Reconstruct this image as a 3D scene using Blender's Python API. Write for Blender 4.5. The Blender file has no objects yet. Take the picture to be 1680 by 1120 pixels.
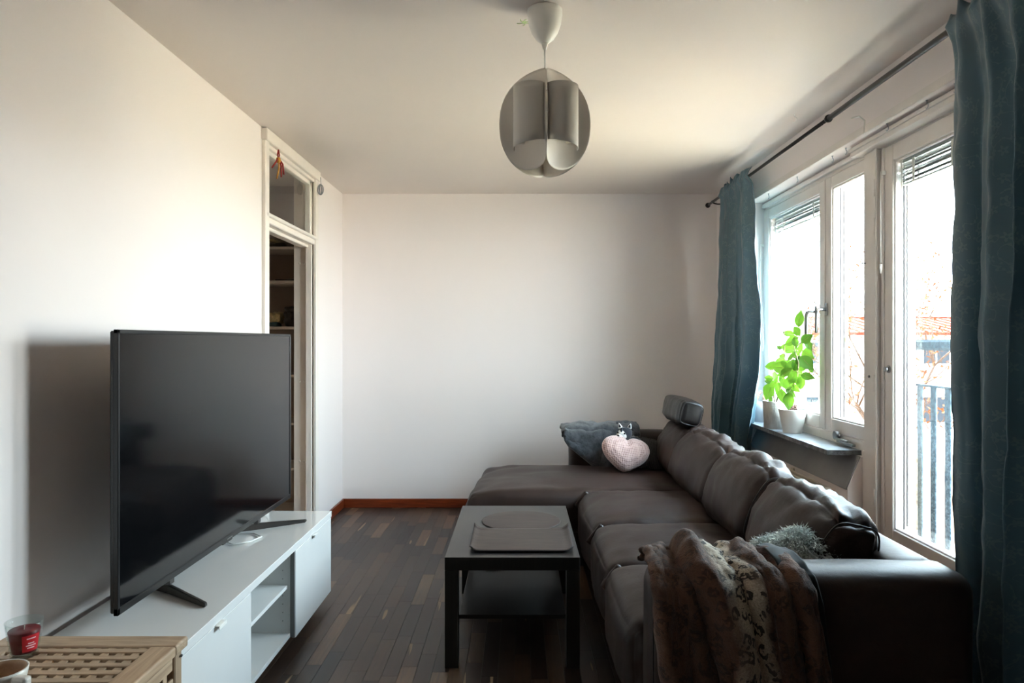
import bpy, bmesh, math, random
from mathutils import Vector, Matrix, noise, Euler
R = math.radians; PI = math.pi
random.seed(7)
sc = bpy.context.scene
COL = sc.collection

# ------------------------------------------------------------------ camera, sky, sun, exposure
FPX = 1160.0                      # focal length in pixels of a 1680 px wide frame
EYE = 1.33
cam_d = bpy.data.cameras.new('camera'); cam_d.sensor_width = 36; cam_d.lens = 36*FPX/1680
cam_d.shift_x = -13/1680; cam_d.shift_y = -1.5/1680
cam_d.clip_start = .02; cam_d.clip_end = 500
cam = bpy.data.objects.new('camera', cam_d); COL.objects.link(cam)
cam.location = (0, 0, EYE); cam.rotation_euler = (R(90), 0, 0)
sc.camera = cam

world = bpy.data.worlds.new('sky'); sc.world = world; world.use_nodes = True
wn = world.node_tree.nodes; wl = world.node_tree.links
wn.clear()
w_out = wn.new('ShaderNodeOutputWorld'); w_bg = wn.new('ShaderNodeBackground')
w_tc = wn.new('ShaderNodeTexCoord'); w_sep = wn.new('ShaderNodeSeparateXYZ'); w_ramp = wn.new('ShaderNodeValToRGB')
wl.new(w_tc.outputs['Generated'], w_sep.inputs[0]); wl.new(w_sep.outputs['Z'], w_ramp.inputs[0])
wl.new(w_ramp.outputs[0], w_bg.inputs[0]); wl.new(w_bg.outputs[0], w_out.inputs[0])
e = w_ramp.color_ramp.elements
e[0].position = 0.0; e[0].color = (.98, .97, 1.0, 1)
e[1].position = .6; e[1].color = (.62, .80, 1.0, 1)
x = e.new(.12); x.color = (.84, .92, 1.0, 1)
w_bg.inputs[1].default_value = 8.5

sun_d = bpy.data.lights.new('sun', 'SUN'); sun_d.energy = 26; sun_d.angle = R(.6); sun_d.color = (1, .84, .68)
sun = bpy.data.objects.new('sun', sun_d); COL.objects.link(sun)
sun.rotation_euler = Vector((.30, -.80, -.62)).to_track_quat('-Z', 'Y').to_euler()
sun.location = (0, -8, 12)

def portal(x, y0, y1, z0, z1):
    d = bpy.data.lights.new('daylight_portal', 'AREA'); d.shape = 'RECTANGLE'
    d.size = z1-z0; d.size_y = y1-y0; d.cycles.is_portal = True
    o = bpy.data.objects.new('daylight_portal', d); COL.objects.link(o)
    o.location = (x, (y0+y1)/2, (z0+z1)/2); o.rotation_euler = (0, R(90), 0)
portal(1.835, 3.42, 4.80, .84, 2.2)
portal(1.835, 2.62, 3.25, .36, 2.2)

sc.view_settings.view_transform = 'Standard'; sc.view_settings.look = 'None'
sc.view_settings.gamma = 1; sc.view_settings.use_curve_mapping = False
sc.view_settings.exposure = 2.44
sc.cycles.max_bounces = 14; sc.cycles.diffuse_bounces = 8; sc.cycles.transparent_max_bounces = 16
sc.cycles.glossy_bounces = 5; sc.cycles.sample_clamp_indirect = 8
sc.cycles.caustics_reflective = False; sc.cycles.caustics_refractive = False

# ------------------------------------------------------------------ materials
class NT:
    def __init__(s, name):
        s.m = bpy.data.materials.new(name); s.m.use_nodes = True
        s.n = s.m.node_tree.nodes; s.l = s.m.node_tree.links
        s.b = s.n['Principled BSDF']; s.out = s.n['Material Output']
    def new(s, t, **kw):
        nd = s.n.new('ShaderNode'+t)
        for k, v in kw.items():
            if k in nd.inputs: nd.inputs[k].default_value = v
            else: setattr(nd, k, v)
        return nd
    def link(s, a, b): s.l.new(a, b)
    def math(s, op, a, b=None, c=None):
        nd = s.n.new('ShaderNodeMath'); nd.operation = op
        for i, v in enumerate((a, b, c)):
            if v is None: continue
            if hasattr(v, 'is_linked'): s.l.new(v, nd.inputs[i])
            else: nd.inputs[i].default_value = v
        return nd.outputs[0]
    def mix(s, fac, a, b):
        nd = s.n.new('ShaderNodeMix'); nd.data_type = 'RGBA'
        for i, v in ((0, fac), (6, a), (7, b)):
            if hasattr(v, 'is_linked'): s.l.new(v, nd.inputs[i])
            else: nd.inputs[i].default_value = (*v, 1) if i > 0 and len(v) == 3 else v
        return nd.outputs[2]
    def coord(s, kind='Object', scale=(1, 1, 1), rot=(0, 0, 0)):
        tc = s.new('TexCoord'); mp = s.new('Mapping'); mp.inputs['Scale'].default_value = scale
        mp.inputs['Rotation'].default_value = rot
        s.link(tc.outputs[kind], mp.inputs[0]); return mp.outputs[0]
    def noise(s, vec, scale, detail=4, rough=.55, dist=0):
        nd = s.new('TexNoise', Scale=scale, Detail=detail, Roughness=rough, Distortion=dist)
        s.link(vec, nd.inputs['Vector']); return nd.outputs[0]
    def ramp(s, fac, stops):
        nd = s.n.new('ShaderNodeValToRGB'); s.link(fac, nd.inputs[0]); el = nd.color_ramp.elements
        el[0].position, el[0].color = stops[0][0], (*stops[0][1], 1)
        el[1].position, el[1].color = stops[-1][0], (*stops[-1][1], 1)
        for p, c in stops[1:-1]: q = el.new(p); q.color = (*c, 1)
        return nd.outputs[0]
    def bump(s, h, strength, dist=.01, prev=None):
        nd = s.new('Bump', Strength=strength, Distance=dist); s.link(h, nd.inputs['Height'])
        if prev: s.link(prev, nd.inputs['Normal'])
        s.link(nd.outputs[0], s.b.inputs['Normal']); return nd.outputs[0]
    def base(s, v):
        if hasattr(v, 'is_linked'): s.link(v, s.b.inputs['Base Color'])
        else: s.b.inputs['Base Color'].default_value = (*v, 1)

def hexc(r, g, b):
    f = lambda c: (c/255/12.92) if c/255 <= .04045 else ((c/255+.055)/1.055)**2.4
    return (f(r), f(g), f(b))

def simple(name, col, rough=.5, metal=0, var=.06, nscale=8, bump=0, bscale=60, bdist=.002, coat=0, sheen=0, spec=None, trans=0):
    t = NT(name); v = t.coord()
    n = t.noise(v, nscale)
    d = tuple(max(0, c*(1-var)) for c in col); l = tuple(min(1, c*(1+var)) for c in col)
    t.base(t.ramp(n, [(.3, d), (.7, l)]))
    t.b.inputs['Roughness'].default_value = rough; t.b.inputs['Metallic'].default_value = metal
    t.b.inputs['Coat Weight'].default_value = coat; t.b.inputs['Sheen Weight'].default_value = sheen
    if spec is not None: t.b.inputs['Specular IOR Level'].default_value = spec
    if trans: t.b.inputs['Transmission Weight'].default_value = trans
    if bump: t.bump(t.noise(v, bscale, 3), bump, bdist)
    return t.m

def wall_mat(name, col, marks=.02):
    t = NT(name); v = t.coord()
    n1 = t.noise(v, 1.3, 3); n2 = t.noise(v, 14, 5)
    c = t.ramp(n1, [(.3, tuple(k*(1-marks) for k in col)), (.7, col)])
    # faint scuffs
    sc_ = t.noise(t.coord(scale=(3, 3, 9)), 6, 6, .7)
    sm = t.ramp(sc_, [(.66, (1, 1, 1)), (.80, (.93, .91, .88))])
    mm = t.n.new('ShaderNodeMix'); mm.data_type = 'RGBA'; mm.blend_type = 'MULTIPLY'; mm.inputs[0].default_value = .5
    t.link(c, mm.inputs[6]); t.link(sm, mm.inputs[7]); t.base(mm.outputs[2])
    t.b.inputs['Roughness'].default_value = .62; t.b.inputs['Specular IOR Level'].default_value = .35
    p = t.bump(t.noise(v, 170, 3), .10, .002); t.bump(t.noise(v, 5, 3), .10, .012, p)
    return t.m

M = {}
M['wall'] = wall_mat('wall_paint', hexc(240, 233, 231))
M['ceiling'] = wall_mat('ceiling_paint', hexc(226, 217, 211), .03)
M['dim_wall'] = wall_mat('back_room_paint', hexc(120, 112, 104))
M['frame'] = simple('window_frame_paint', hexc(226, 220, 215), .38, var=.04, bump=.12, bscale=30)
M['jamb'] = simple('reveal_paint', hexc(214, 216, 213), .5, var=.04, bump=.2, bscale=60)
M['oldframe'] = simple('door_frame_paint', hexc(236, 229, 222), .4, var=.05, nscale=5, bump=.12, bscale=30)
M['board'] = None
t = NT('baseboard_wood'); v = t.coord(scale=(2, 2, 30)); n = t.noise(v, 3, 4, .6, .6)
t.base(t.ramp(n, [(.3, hexc(92, 36, 16)), (.7, hexc(140, 62, 30))])); t.b.inputs['Roughness'].default_value = .28; M['board'] = t.m
t = NT('threshold_wood'); v = t.coord(scale=(20, 2, 20)); n = t.noise(v, 4, 4, .6, .6)
t.base(t.ramp(n, [(.3, hexc(120, 66, 34)), (.7, hexc(176, 112, 66))])); t.b.inputs['Roughness'].default_value = .35; M['threshold'] = t.m

# walnut parquet: tone per piece
t = NT('walnut_parquet')
oi = t.new('ObjectInfo'); geo = t.new('NewGeometry')
rnd = t.math('FRACT', t.math('ADD', oi.outputs['Random'], geo.outputs['Random Per Island']))
cmb = t.new('CombineXYZ'); t.link(t.math('MULTIPLY', rnd, 53.0), cmb.inputs[0]); t.link(t.math('MULTIPLY', rnd, 17.0), cmb.inputs[1])
tc = t.new('TexCoord'); add = t.new('VectorMath', operation='ADD'); t.link(tc.outputs['Object'], add.inputs[0]); t.link(cmb.outputs[0], add.inputs[1])
mp = t.new('Mapping'); mp.inputs['Scale'].default_value = (26, 1.6, 1); t.link(add.outputs[0], mp.inputs[0])
g = t.noise(mp.outputs[0], 2.2, 6, .62, .9)
tone = t.ramp(rnd, [(0, hexc(48, 36, 30)), (.3, hexc(62, 47, 39)), (.62, hexc(72, 55, 45)), (.88, hexc(84, 64, 50)), (.95, hexc(118, 92, 70)), (1, hexc(100, 76, 58))])
grain = t.ramp(g, [(.3, (.62, .60, .58)), (.55, (1, 1, 1)), (.75, (1.2, 1.18, 1.15))])
mm = t.n.new('ShaderNodeMix'); mm.data_type = 'RGBA'; mm.blend_type = 'MULTIPLY'; mm.inputs[0].default_value = 1
t.link(tone, mm.inputs[6]); t.link(grain, mm.inputs[7])
# pale sapwood streaks running along a few pieces
mp2 = t.new('Mapping'); mp2.inputs['Scale'].default_value = (11, .9, 1); t.link(add.outputs[0], mp2.inputs[0])
sap = t.noise(mp2.outputs[0], 1.5, 2, .4, .3)
sapm = t.ramp(sap, [(.70, (0, 0, 0)), (.72, (1, 1, 1))])
sapc = t.mix(t.math('MULTIPLY', sapm, .8), mm.outputs[2], hexc(158, 130, 98))
t.base(sapc)
rr = t.n.new('ShaderNodeMapRange'); rr.inputs[3].default_value = .30; rr.inputs[4].default_value = .48; t.link(g, rr.inputs[0]); t.link(rr.outputs[0], t.b.inputs['Roughness']); t.b.inputs['Specular IOR Level'].default_value = .32
t.bump(g, .12, .001); M['parquet'] = t.m
M['subfloor'] = simple('floor_joint', hexc(24, 19, 16), .7)

def leather(name, c1, c2, rough=.42, spec=.45):
    t = NT(name); v = t.coord()
    n = t.noise(v, 3.5, 4, .6); t.base(t.ramp(n, [(.3, c1), (.7, c2)]))
    vo = t.new('TexVoronoi', Scale=260.0); t.link(v, vo.inputs['Vector'])
    cr = t.noise(t.coord(scale=(1, 1, 1)), 18, 6, .7, 1.2)
    p = t.bump(vo.outputs['Distance'], .10, .0008); t.bump(cr, .22, .006, p)
    rr = t.n.new('ShaderNodeMapRange'); rr.inputs[3].default_value = rough-.06; rr.inputs[4].default_value = rough+.08
    t.link(n, rr.inputs[0]); t.link(rr.outputs[0], t.b.inputs['Roughness'])
    t.b.inputs['Specular IOR Level'].default_value = spec
    return t.m
M['leather'] = leather('brown_leather', hexc(44, 31, 26), hexc(58, 42, 36), .47, .32)
M['leather_dark'] = leather('black_leather', hexc(22, 19, 19), hexc(30, 26, 26), .30)
M['piping'] = simple('leather_piping', hexc(30, 25, 24), .4)

t = NT('black_wood'); v = t.coord(scale=(40, 2, 2)); g = t.noise(v, 3, 5, .6, .5)
t.base(t.ramp(g, [(.3, hexc(26, 24, 22)), (.7, hexc(36, 33, 30))])); t.b.inputs['Roughness'].default_value = .34; t.bump(g, .1, .001)
M['blackwood'] = t.m
M['white_gloss'] = simple('white_gloss_lacquer', hexc(226, 226, 224), .10, var=.01, coat=.4)
M['white_matt'] = simple('white_melamine', hexc(214, 214, 212), .4, var=.02)
M['grey_gap'] = simple('cabinet_edge_grey', hexc(120, 120, 120), .5)
M['gasket'] = simple('dark_gasket', hexc(40, 40, 42), .8, spec=.1)
M['tv_body'] = simple('tv_black_plastic', hexc(22, 22, 23), .32, var=.03)
M['tv_screen'] = simple('tv_screen_glass', (.0035, .0038, .0045), .09, var=.02, spec=.55)
M['tv_foot'] = simple('tv_foot_metal', hexc(96, 92, 90), .28, metal=.85)
M['tv_foot_far'] = M['tv_foot']
M['chrome'] = simple('chrome', hexc(205, 205, 205), .18, metal=1, var=.02)
M['steel'] = simple('brushed_steel', hexc(150, 150, 150), .35, metal=1, var=.05)
M['rod'] = simple('dark_gunmetal_rod', hexc(44, 40, 40), .30, metal=.6, var=.05)
M['white_plastic'] = simple('white_plastic', hexc(236, 234, 228), .35, var=.01)
M['cable'] = simple('white_cable', hexc(225, 225, 222), .5, var=.01)

t = NT('lamp_shade_plastic'); v = t.coord(); t.base(t.ramp(t.noise(v, 4), [(.3, hexc(214, 208, 200)), (.7, hexc(222, 217, 209))]))
t.b.inputs['Roughness'].default_value = .45
tr = t.new('BsdfTranslucent'); tr.inputs[0].default_value = (.86, .82, .76, 1); ms = t.new('MixShader'); ms.inputs[0].default_value = .12
t.link(t.b.outputs[0], ms.inputs[1]); t.link(tr.outputs[0], ms.inputs[2]); t.link(ms.outputs[0], t.out.inputs[0]); M['shade'] = t.m

def wood_mat(name, c1, c2, axis=0, knots=True):
    t = NT(name); s = [14, 14, 14]; s[axis] = 1.3
    oi = t.new('ObjectInfo'); tc = t.new('TexCoord'); add = t.new('VectorMath', operation='ADD')
    cm = t.new('CombineXYZ'); t.link(t.math('MULTIPLY', oi.outputs['Random'], 31.), cm.inputs[0]); t.link(t.math('MULTIPLY', oi.outputs['Random'], 11.), cm.inputs[1])
    t.link(tc.outputs['Object'], add.inputs[0]); t.link(cm.outputs[0], add.inputs[1])
    mp = t.new('Mapping'); mp.inputs['Scale'].default_value = s; t.link(add.outputs[0], mp.inputs[0])
    g = t.noise(mp.outputs[0], 3.2, 5, .6, 1.2)
    c = t.ramp(g, [(.25, c1), (.72, c2)])
    tone = t.ramp(oi.outputs['Random'], [(0, (.82, .80, .78)), (.5, (1, 1, 1)), (1, (1.08, 1.03, .97))])
    mm = t.n.new('ShaderNodeMix'); mm.data_type = 'RGBA'; mm.blend_type = 'MULTIPLY'; mm.inputs[0].default_value = 1
    t.link(c, mm.inputs[6]); t.link(tone, mm.inputs[7]); t.base(mm.outputs[2])
    t.b.inputs['Roughness'].default_value = .5; t.bump(g, .15, .001)
    return t.m
M['acacia_x'] = wood_mat('acacia_wood', hexc(150, 124, 100), hexc(196, 170, 142), 0)
M['acacia_y'] = wood_mat('acacia_wood_long', hexc(150, 124, 100), hexc(196, 170, 142), 1)
M['acacia_z'] = wood_mat('acacia_wood_upright', hexc(150, 124, 100), hexc(196, 170, 142), 2)

# marble sill
t = NT('grey_marble'); v = t.coord(); n = t.noise(v, 5, 8, .65, 1.4)
t.base(t.ramp(n, [(.3, hexc(96, 104, 108)), (.5, hexc(150, 157, 160)), (.62, hexc(118, 124, 128)), (.8, hexc(188, 192, 194))]))
t.b.inputs['Roughness'].default_value = .30; t.bump(t.noise(v, 60), .1, .001); M['marble'] = t.m
t = NT('grey_marble_rough'); v = t.coord(); n = t.noise(v, 40, 6, .7)
t.base(t.ramp(n, [(.3, hexc(60, 62, 64)), (.7, hexc(140, 142, 144))])); t.b.inputs['Roughness'].default_value = .8; t.bump(n, .9, .006); M['marble_edge'] = t.m
t = NT('sill_apron_plaster'); v = t.coord(); n = t.noise(v, 3, 6, .6)
t.base(t.ramp(n, [(.3, hexc(132, 133, 134)), (.7, hexc(156, 157, 158))])); t.b.inputs['Roughness'].default_value = .7; t.bump(t.noise(v, 30, 5), .3, .004); M['apron'] = t.m
M['radiator'] = simple('radiator_enamel', hexc(205, 196, 182), .4, var=.05, bump=.05)

# thin glazing: clear with Fresnel reflection
def glazing(name, tint):
    t = NT(name); t.n.remove(t.b)
    fr = t.new('Fresnel', IOR=1.45); tr = t.new('BsdfTransparent'); tr.inputs[0].default_value = (*tint, 1)
    gl = t.new('BsdfGlossy', Roughness=.01); ms = t.new('MixShader')
    gg = t.new('NewGeometry'); fac = t.math('MULTIPLY', fr.outputs[0], t.math('SUBTRACT', 1.0, gg.outputs['Backfacing']))   # one reflection per thin pane
    t.link(fac, ms.inputs[0]); t.link(tr.outputs[0], ms.inputs[1]); t.link(gl.outputs[0], ms.inputs[2]); t.link(ms.outputs[0], t.out.inputs[0])
    return t.m
M['glass'] = glazing('window_glass', (.97, .99, .98))
M['jar_glass'] = glazing('clear_glass', (.90, .93, .92))

# curtain satin with woven flower sprigs
t = NT('teal_damask'); uv = t.new('TexCoord').outputs['UV']
mp = t.new('Mapping'); mp.inputs['Scale'].default_value = (14, 14, 1); t.link(uv, mp.inputs[0])
wob = t.new('TexNoise', Scale=1.6, Detail=2.0); t.link(mp.outputs[0], wob.inputs['Vector'])
vo = t.new('TexVoronoi', Scale=1.0, Randomness=.85); vo.voronoi_dimensions = '2D'; t.link(mp.outputs[0], vo.inputs['Vector'])
sub = t.new('VectorMath', operation='SUBTRACT'); t.link(mp.outputs[0], sub.inputs[0]); t.link(vo.outputs['Position'], sub.inputs[1])
sp = t.new('SeparateXYZ'); t.link(sub.outputs[0], sp.inputs[0])
ang = t.math('ARCTAN2', sp.outputs['Y'], sp.outputs['X']); rad = vo.outputs['Distance']
pet = t.math('MULTIPLY_ADD', t.math('COSINE', t.math('MULTIPLY', ang, 5.0)), .075, .155)
flower = t.math('MULTIPLY', t.math('LESS_THAN', rad, pet), t.math('GREATER_THAN', rad, .055))
# vines: thin level lines of a noise, with leaves along them
vn = t.noise(mp.outputs[0], 1.1, 1, .4, .6)
line = t.math('LESS_THAN', t.math('ABSOLUTE', t.math('SUBTRACT', vn, .5)), .010)
vo2 = t.new('TexVoronoi', Scale=4.2); vo2.voronoi_dimensions = '2D'; t.link(mp.outputs[0], vo2.inputs['Vector'])
leafm = t.math('MULTIPLY', t.math('LESS_THAN', vo2.outputs['Distance'], .26), t.math('LESS_THAN', t.math('ABSOLUTE', t.math('SUBTRACT', vn, .5)), .040))
pat = t.math('MAXIMUM', t.math('MAXIMUM', flower, line), leafm)
msk = t.math('GREATER_THAN', t.noise(uv, 3.2, 2), .44); pat = t.math('MULTIPLY', pat, msk)
t.base(t.mix(pat, hexc(84, 116, 130), hexc(106, 134, 142)))
rg = t.n.new('ShaderNodeMapRange'); rg.inputs[3].default_value = .28; rg.inputs[4].default_value = .42; t.link(pat, rg.inputs[0]); t.link(rg.outputs[0], t.b.inputs['Roughness'])
t.b.inputs['Sheen Weight'].default_value = .3; t.b.inputs['Specular IOR Level'].default_value = .6; t.b.inputs['Anisotropic'].default_value = .4
p = t.bump(pat, .25, .0015); t.bump(t.noise(uv, 26, 4), .25, .004, p)
tr = t.new('BsdfTranslucent'); tr.inputs[0].default_value = (*hexc(70, 120, 138), 1); ms = t.new('MixShader'); ms.inputs[0].default_value = .16
t.link(t.b.outputs[0], ms.inputs[1]); t.link(tr.outputs[0], ms.inputs[2]); t.link(ms.outputs[0], t.out.inputs[0])
M['curtain'] = t.m

# fur throw: brown with cream spotted stripe (UV)
t = NT('leopard_faux_fur'); uv = t.new('TexCoord').outputs['UV']
wv = t.noise(uv, 3.0, 3); su = t.new('SeparateXYZ'); t.link(uv, su.inputs[0])
uu = t.math('ADD', su.outputs['X'], t.math('MULTIPLY', t.math('SUBTRACT', wv, .5), .14))
stripe = t.ramp(uu, [(.36, (0, 0, 0)), (.43, (1, 1, 1)), (.55, (1, 1, 1)), (.60, (.0, .0, .0))])
mpp = t.new('Mapping'); mpp.inputs['Scale'].default_value = (19, 21, 1); t.link(uv, mpp.inputs[0])
nd = t.new('TexNoise', Scale=1.8, Detail=2.0); t.link(mpp.outputs[0], nd.inputs['Vector'])
ad = t.new('VectorMath', operation='MULTIPLY_ADD'); t.link(nd.outputs['Color'], ad.inputs[0]); ad.inputs[1].default_value = (.8, .8, 0); t.link(mpp.outputs[0], ad.inputs[2])
vo = t.new('TexVoronoi', Scale=1.0); vo.voronoi_dimensions = '2D'; t.link(ad.outputs[0], vo.inputs['Vector'])
ringo = t.math('MULTIPLY', t.math('LESS_THAN', vo.outputs['Distance'], .36), t.math('GREATER_THAN', vo.outputs['Distance'], .12))
brk = t.math('GREATER_THAN', t.noise(mpp.outputs[0], 2.2, 2), .43)
spots = t.math('MULTIPLY', ringo, brk)
fine = t.noise(uv, 160, 3, .7)
brown = t.ramp(t.noise(uv, 7, 5, .65), [(.3, hexc(66, 42, 30)), (.7, hexc(122, 84, 62))])
cream = t.ramp(fine, [(.3, hexc(178, 160, 136)), (.7, hexc(220, 205, 184))])
gnd = t.mix(stripe, brown, cream)
spk = t.math('MULTIPLY', spots, t.math('MULTIPLY_ADD', stripe, .42, .52))
colr = t.mix(spk, gnd, hexc(28, 18, 14))
fm = t.n.new('ShaderNodeMix'); fm.data_type = 'RGBA'; fm.blend_type = 'MULTIPLY'; fm.inputs[0].default_value = 1
t.link(colr, fm.inputs[6]); t.link(t.ramp(fine, [(.3, (.72, .72, .72)), (.7, (1.1, 1.1, 1.1))]), fm.inputs[7]); t.base(fm.outputs[2])
t.b.inputs['Roughness'].default_value = .9; t.b.inputs['Sheen Weight'].default_value = .15; t.bump(fine, .8, .006)
M['leopard'] = t.m
M['lining'] = simple('dark_velvet', hexc(14, 17, 18), .9, sheen=.1)
M['shaggy'] = simple('pale_shag', hexc(206, 212, 208), .8, var=.18, nscale=30)
t = NT('grey_plush'); v = t.coord(); n = t.noise(v, 22, 6, .72)
t.base(t.ramp(n, [(.35, hexc(44, 46, 50)), (.68, hexc(92, 94, 98))])); t.b.inputs['Roughness'].default_value = .95
t.b.inputs['Sheen Weight'].default_value = .4; t.bump(t.noise(v, 80, 5, .7), .8, .006); M['plush'] = t.m
t = NT('charcoal_knit'); v = t.coord(scale=(1, 1, 1)); w = t.new('TexWave', Scale=26.0, Distortion=1.0); w.bands_direction = 'X'; t.link(v, w.inputs['Vector'])
w2 = t.new('TexWave', Scale=40.0, Distortion=1.5); w2.bands_direction = 'Z'; t.link(v, w2.inputs['Vector'])
h = t.math('MULTIPLY', w.outputs['Fac'], w2.outputs['Fac'])
t.base(t.ramp(h, [(.1, hexc(66, 61, 58)), (.8, hexc(122, 114, 108))])); t.b.inputs['Roughness'].default_value = .95; t.bump(h, .9, .008); M['knit'] = t.m
t = NT('pink_minky'); v = t.coord(scale=(88, 88, 88), rot=(0, R(18), 0))
vo = t.new('TexVoronoi', Scale=1.0, Randomness=0.12); t.link(v, vo.inputs['Vector'])
t.base(t.ramp(vo.outputs['Distance'], [(.16, hexc(176, 132, 126)), (.5, hexc(222, 188, 180)), (.8, hexc(226, 196, 190))]))
t.b.inputs['Roughness'].default_value = .9; t.b.inputs['Sheen Weight'].default_value = .5; t.bump(vo.outputs['Distance'], .9, .006); M['pink'] = t.m
M['dog_dark'] = simple('dark_toy_plush', hexc(42, 44, 52), .95, sheen=.3, bump=.5, bscale=200)
M['dog_white'] = simple('white_toy_plush', hexc(228, 226, 222), .95, sheen=.3, bump=.5, bscale=200)
M['black_gloss'] = simple('black_button', hexc(10, 10, 11), .25)

t = NT('leaf_green'); v = t.coord(scale=(1, 1, 1)); oi = t.new('ObjectInfo')
w = t.new('TexWave', Scale=30.0, Distortion=.4); w.bands_direction = 'DIAGONAL'; t.link(t.coord('UV'), w.inputs['Vector'])
cc = t.ramp(oi.outputs['Random'], [(0, hexc(38, 78, 32)), (.5, hexc(58, 104, 38)), (1, hexc(84, 130, 48))])
t.base(cc); t.b.inputs['Roughness'].default_value = .32; t.bump(w.outputs['Fac'], .25, .002)
tr = t.new('BsdfTranslucent'); tr.inputs[0].default_value = (*hexc(84, 122, 32), 1); ms = t.new('MixShader'); ms.inputs[0].default_value = .38
t.link(t.b.outputs[0], ms.inputs[1]); t.link(tr.outputs[0], ms.inputs[2]); t.link(ms.outputs[0], t.out.inputs[0]); M['leaf'] = t.m
M['stem'] = simple('green_brown_stem', hexc(106, 100, 66), .6)
M['soil'] = simple('potting_soil', hexc(52, 40, 32), .95, var=.3, nscale=60, bump=.8, bscale=90, bdist=.006)
M['dry'] = simple('dried_plant', hexc(196, 152, 122), .8, var=.2, nscale=40)
M['succulent'] = simple('brown_succulent', hexc(104, 74, 62), .6, var=.2, nscale=60)
M['pot_white'] = simple('white_pot_ceramic', hexc(226, 222, 214), .35, var=.03)
M['pot_grey'] = simple('grey_pot_ceramic', hexc(160, 160, 164), .45, var=.03)
t = NT('ribbed_pot_ceramic'); v = t.coord(scale=(60, 60, 6)); n = t.noise(v, 3, 5, .7); n2 = t.noise(t.coord(scale=(6, 6, 90)), 4, 4)
h = t.math('ADD', n, n2); t.base(t.ramp(n, [(.3, hexc(176, 172, 166)), (.7, hexc(214, 210, 204))])); t.b.inputs['Roughness'].default_value = .7; t.bump(h, .8, .004); M['pot_rough'] = t.m
M['wax'] = simple('red_candle_wax', hexc(112, 16, 30), .35, var=.1)
M['wick'] = simple('candle_wick', hexc(225, 218, 205), .8)
M['label_red'] = simple('red_label', hexc(190, 26, 40), .5)
M['label_ink'] = simple('pale_label_print', hexc(238, 190, 196), .5)
M['mug'] = simple('cream_mug_glaze', hexc(222, 216, 206), .25, var=.03)
M['mug_ink'] = simple('brown_ink', hexc(90, 78, 72), .4)
M['coffee'] = simple('milky_coffee_residue', hexc(176, 142, 112), .6, var=.25, nscale=30, bump=.3)
t = NT('placemat_leather'); v = t.coord(scale=(2, 9, 2)); n = t.noise(v, 3, 6, .7, .5)
t.base(t.ramp(n, [(.3, hexc(50, 40, 36)), (.7, hexc(74, 61, 55))])); t.b.inputs['Roughness'].default_value = .5; t.b.inputs['Specular IOR Level'].default_value = .3; t.bump(t.noise(t.coord(), 120, 4), .2, .001); M['placemat'] = t.m
M['placemat_edge'] = simple('placemat_edge', hexc(20, 17, 17), .6)
M['teal_glass'] = simple('smoky_glass_dish', hexc(70, 92, 92), .1, trans=.6)
M['red_thread'] = simple('red_tassel', hexc(150, 34, 26), .8)
M['gold'] = simple('gold_foil', hexc(196, 142, 62), .3, metal=.7, var=.3, nscale=60)
M['silver'] = simple('silver_wire', hexc(150, 156, 164), .3, metal=.9)
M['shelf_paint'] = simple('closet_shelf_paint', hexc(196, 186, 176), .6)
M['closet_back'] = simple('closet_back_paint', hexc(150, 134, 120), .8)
M['bag_dark'] = simple('dark_plastic_bag', hexc(54, 46, 40), .5, var=.3, nscale=25, bump=.6, bscale=30, bdist=.01)
M['bag_pale'] = simple('crumpled_plastic', hexc(190, 170, 120), .35, var=.4, nscale=40, bump=.8, bscale=50, bdist=.01)
M['bag_teal'] = simple('teal_packet', hexc(60, 96, 100), .4, var=.3, nscale=30)
M['spider'] = simple('green_sticker', hexc(190, 212, 150), .6)
M['slat'] = simple('blind_slat_aluminium', hexc(176, 182, 182), .35, metal=.3)
# outside
t = NT('roughcast'); v = t.coord(); n = t.noise(v, 45, 6, .8); t.base(t.ramp(n, [(.36, hexc(60, 50, 38)), (.5, hexc(122, 110, 94)), (.7, hexc(150, 140, 124))]))
t.b.inputs['Roughness'].default_value = .95; t.bump(n, 1, .02); M['roughcast'] = t.m
M['render_white'] = simple('white_render', hexc(214, 206, 200), .9, bump=.2)
M['render_pink'] = simple('pale_pink_render', hexc(190, 172, 164), .9, var=.03, nscale=1)
M['tile'] = simple('red_clay_tile', hexc(112, 62, 52), .8, spec=.05, var=.25, nscale=3)
M['far_glass'] = simple('far_window_glass', hexc(26, 30, 36), .6, spec=.1)
M['band'] = simple('grey_blue_band', hexc(110, 140, 160), .7)
t = NT('galvanized_steel'); v = t.coord(); vo = t.new('TexVoronoi', Scale=95.0); t.link(v, vo.inputs['Vector'])
t.base(t.ramp(vo.outputs['Color'], [(.2, hexc(40, 52, 60)), (.8, hexc(66, 80, 90))])); t.b.inputs['Specular IOR Level'].default_value = .08; t.b.inputs['Roughness'].default_value = .8; M['galv'] = t.m
M['ground'] = simple('courtyard_ground', hexc(172, 158, 138), .95, var=.15, nscale=.3)
M['bark'] = simple('pale_bark', hexc(58, 44, 36), .9, spec=.05, var=.2, nscale=10)
M['dryleaf'] = simple('dry_brown_leaf', hexc(84, 50, 30), .9, spec=.05, var=.3, nscale=3)
M['brick_red'] = simple('dark_red_roof_metal', hexc(92, 24, 12), .9, spec=.05)
M['farbush'] = simple('dull_green_foliage', hexc(44, 50, 38), .9, spec=.05, var=.3, nscale=2)

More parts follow.
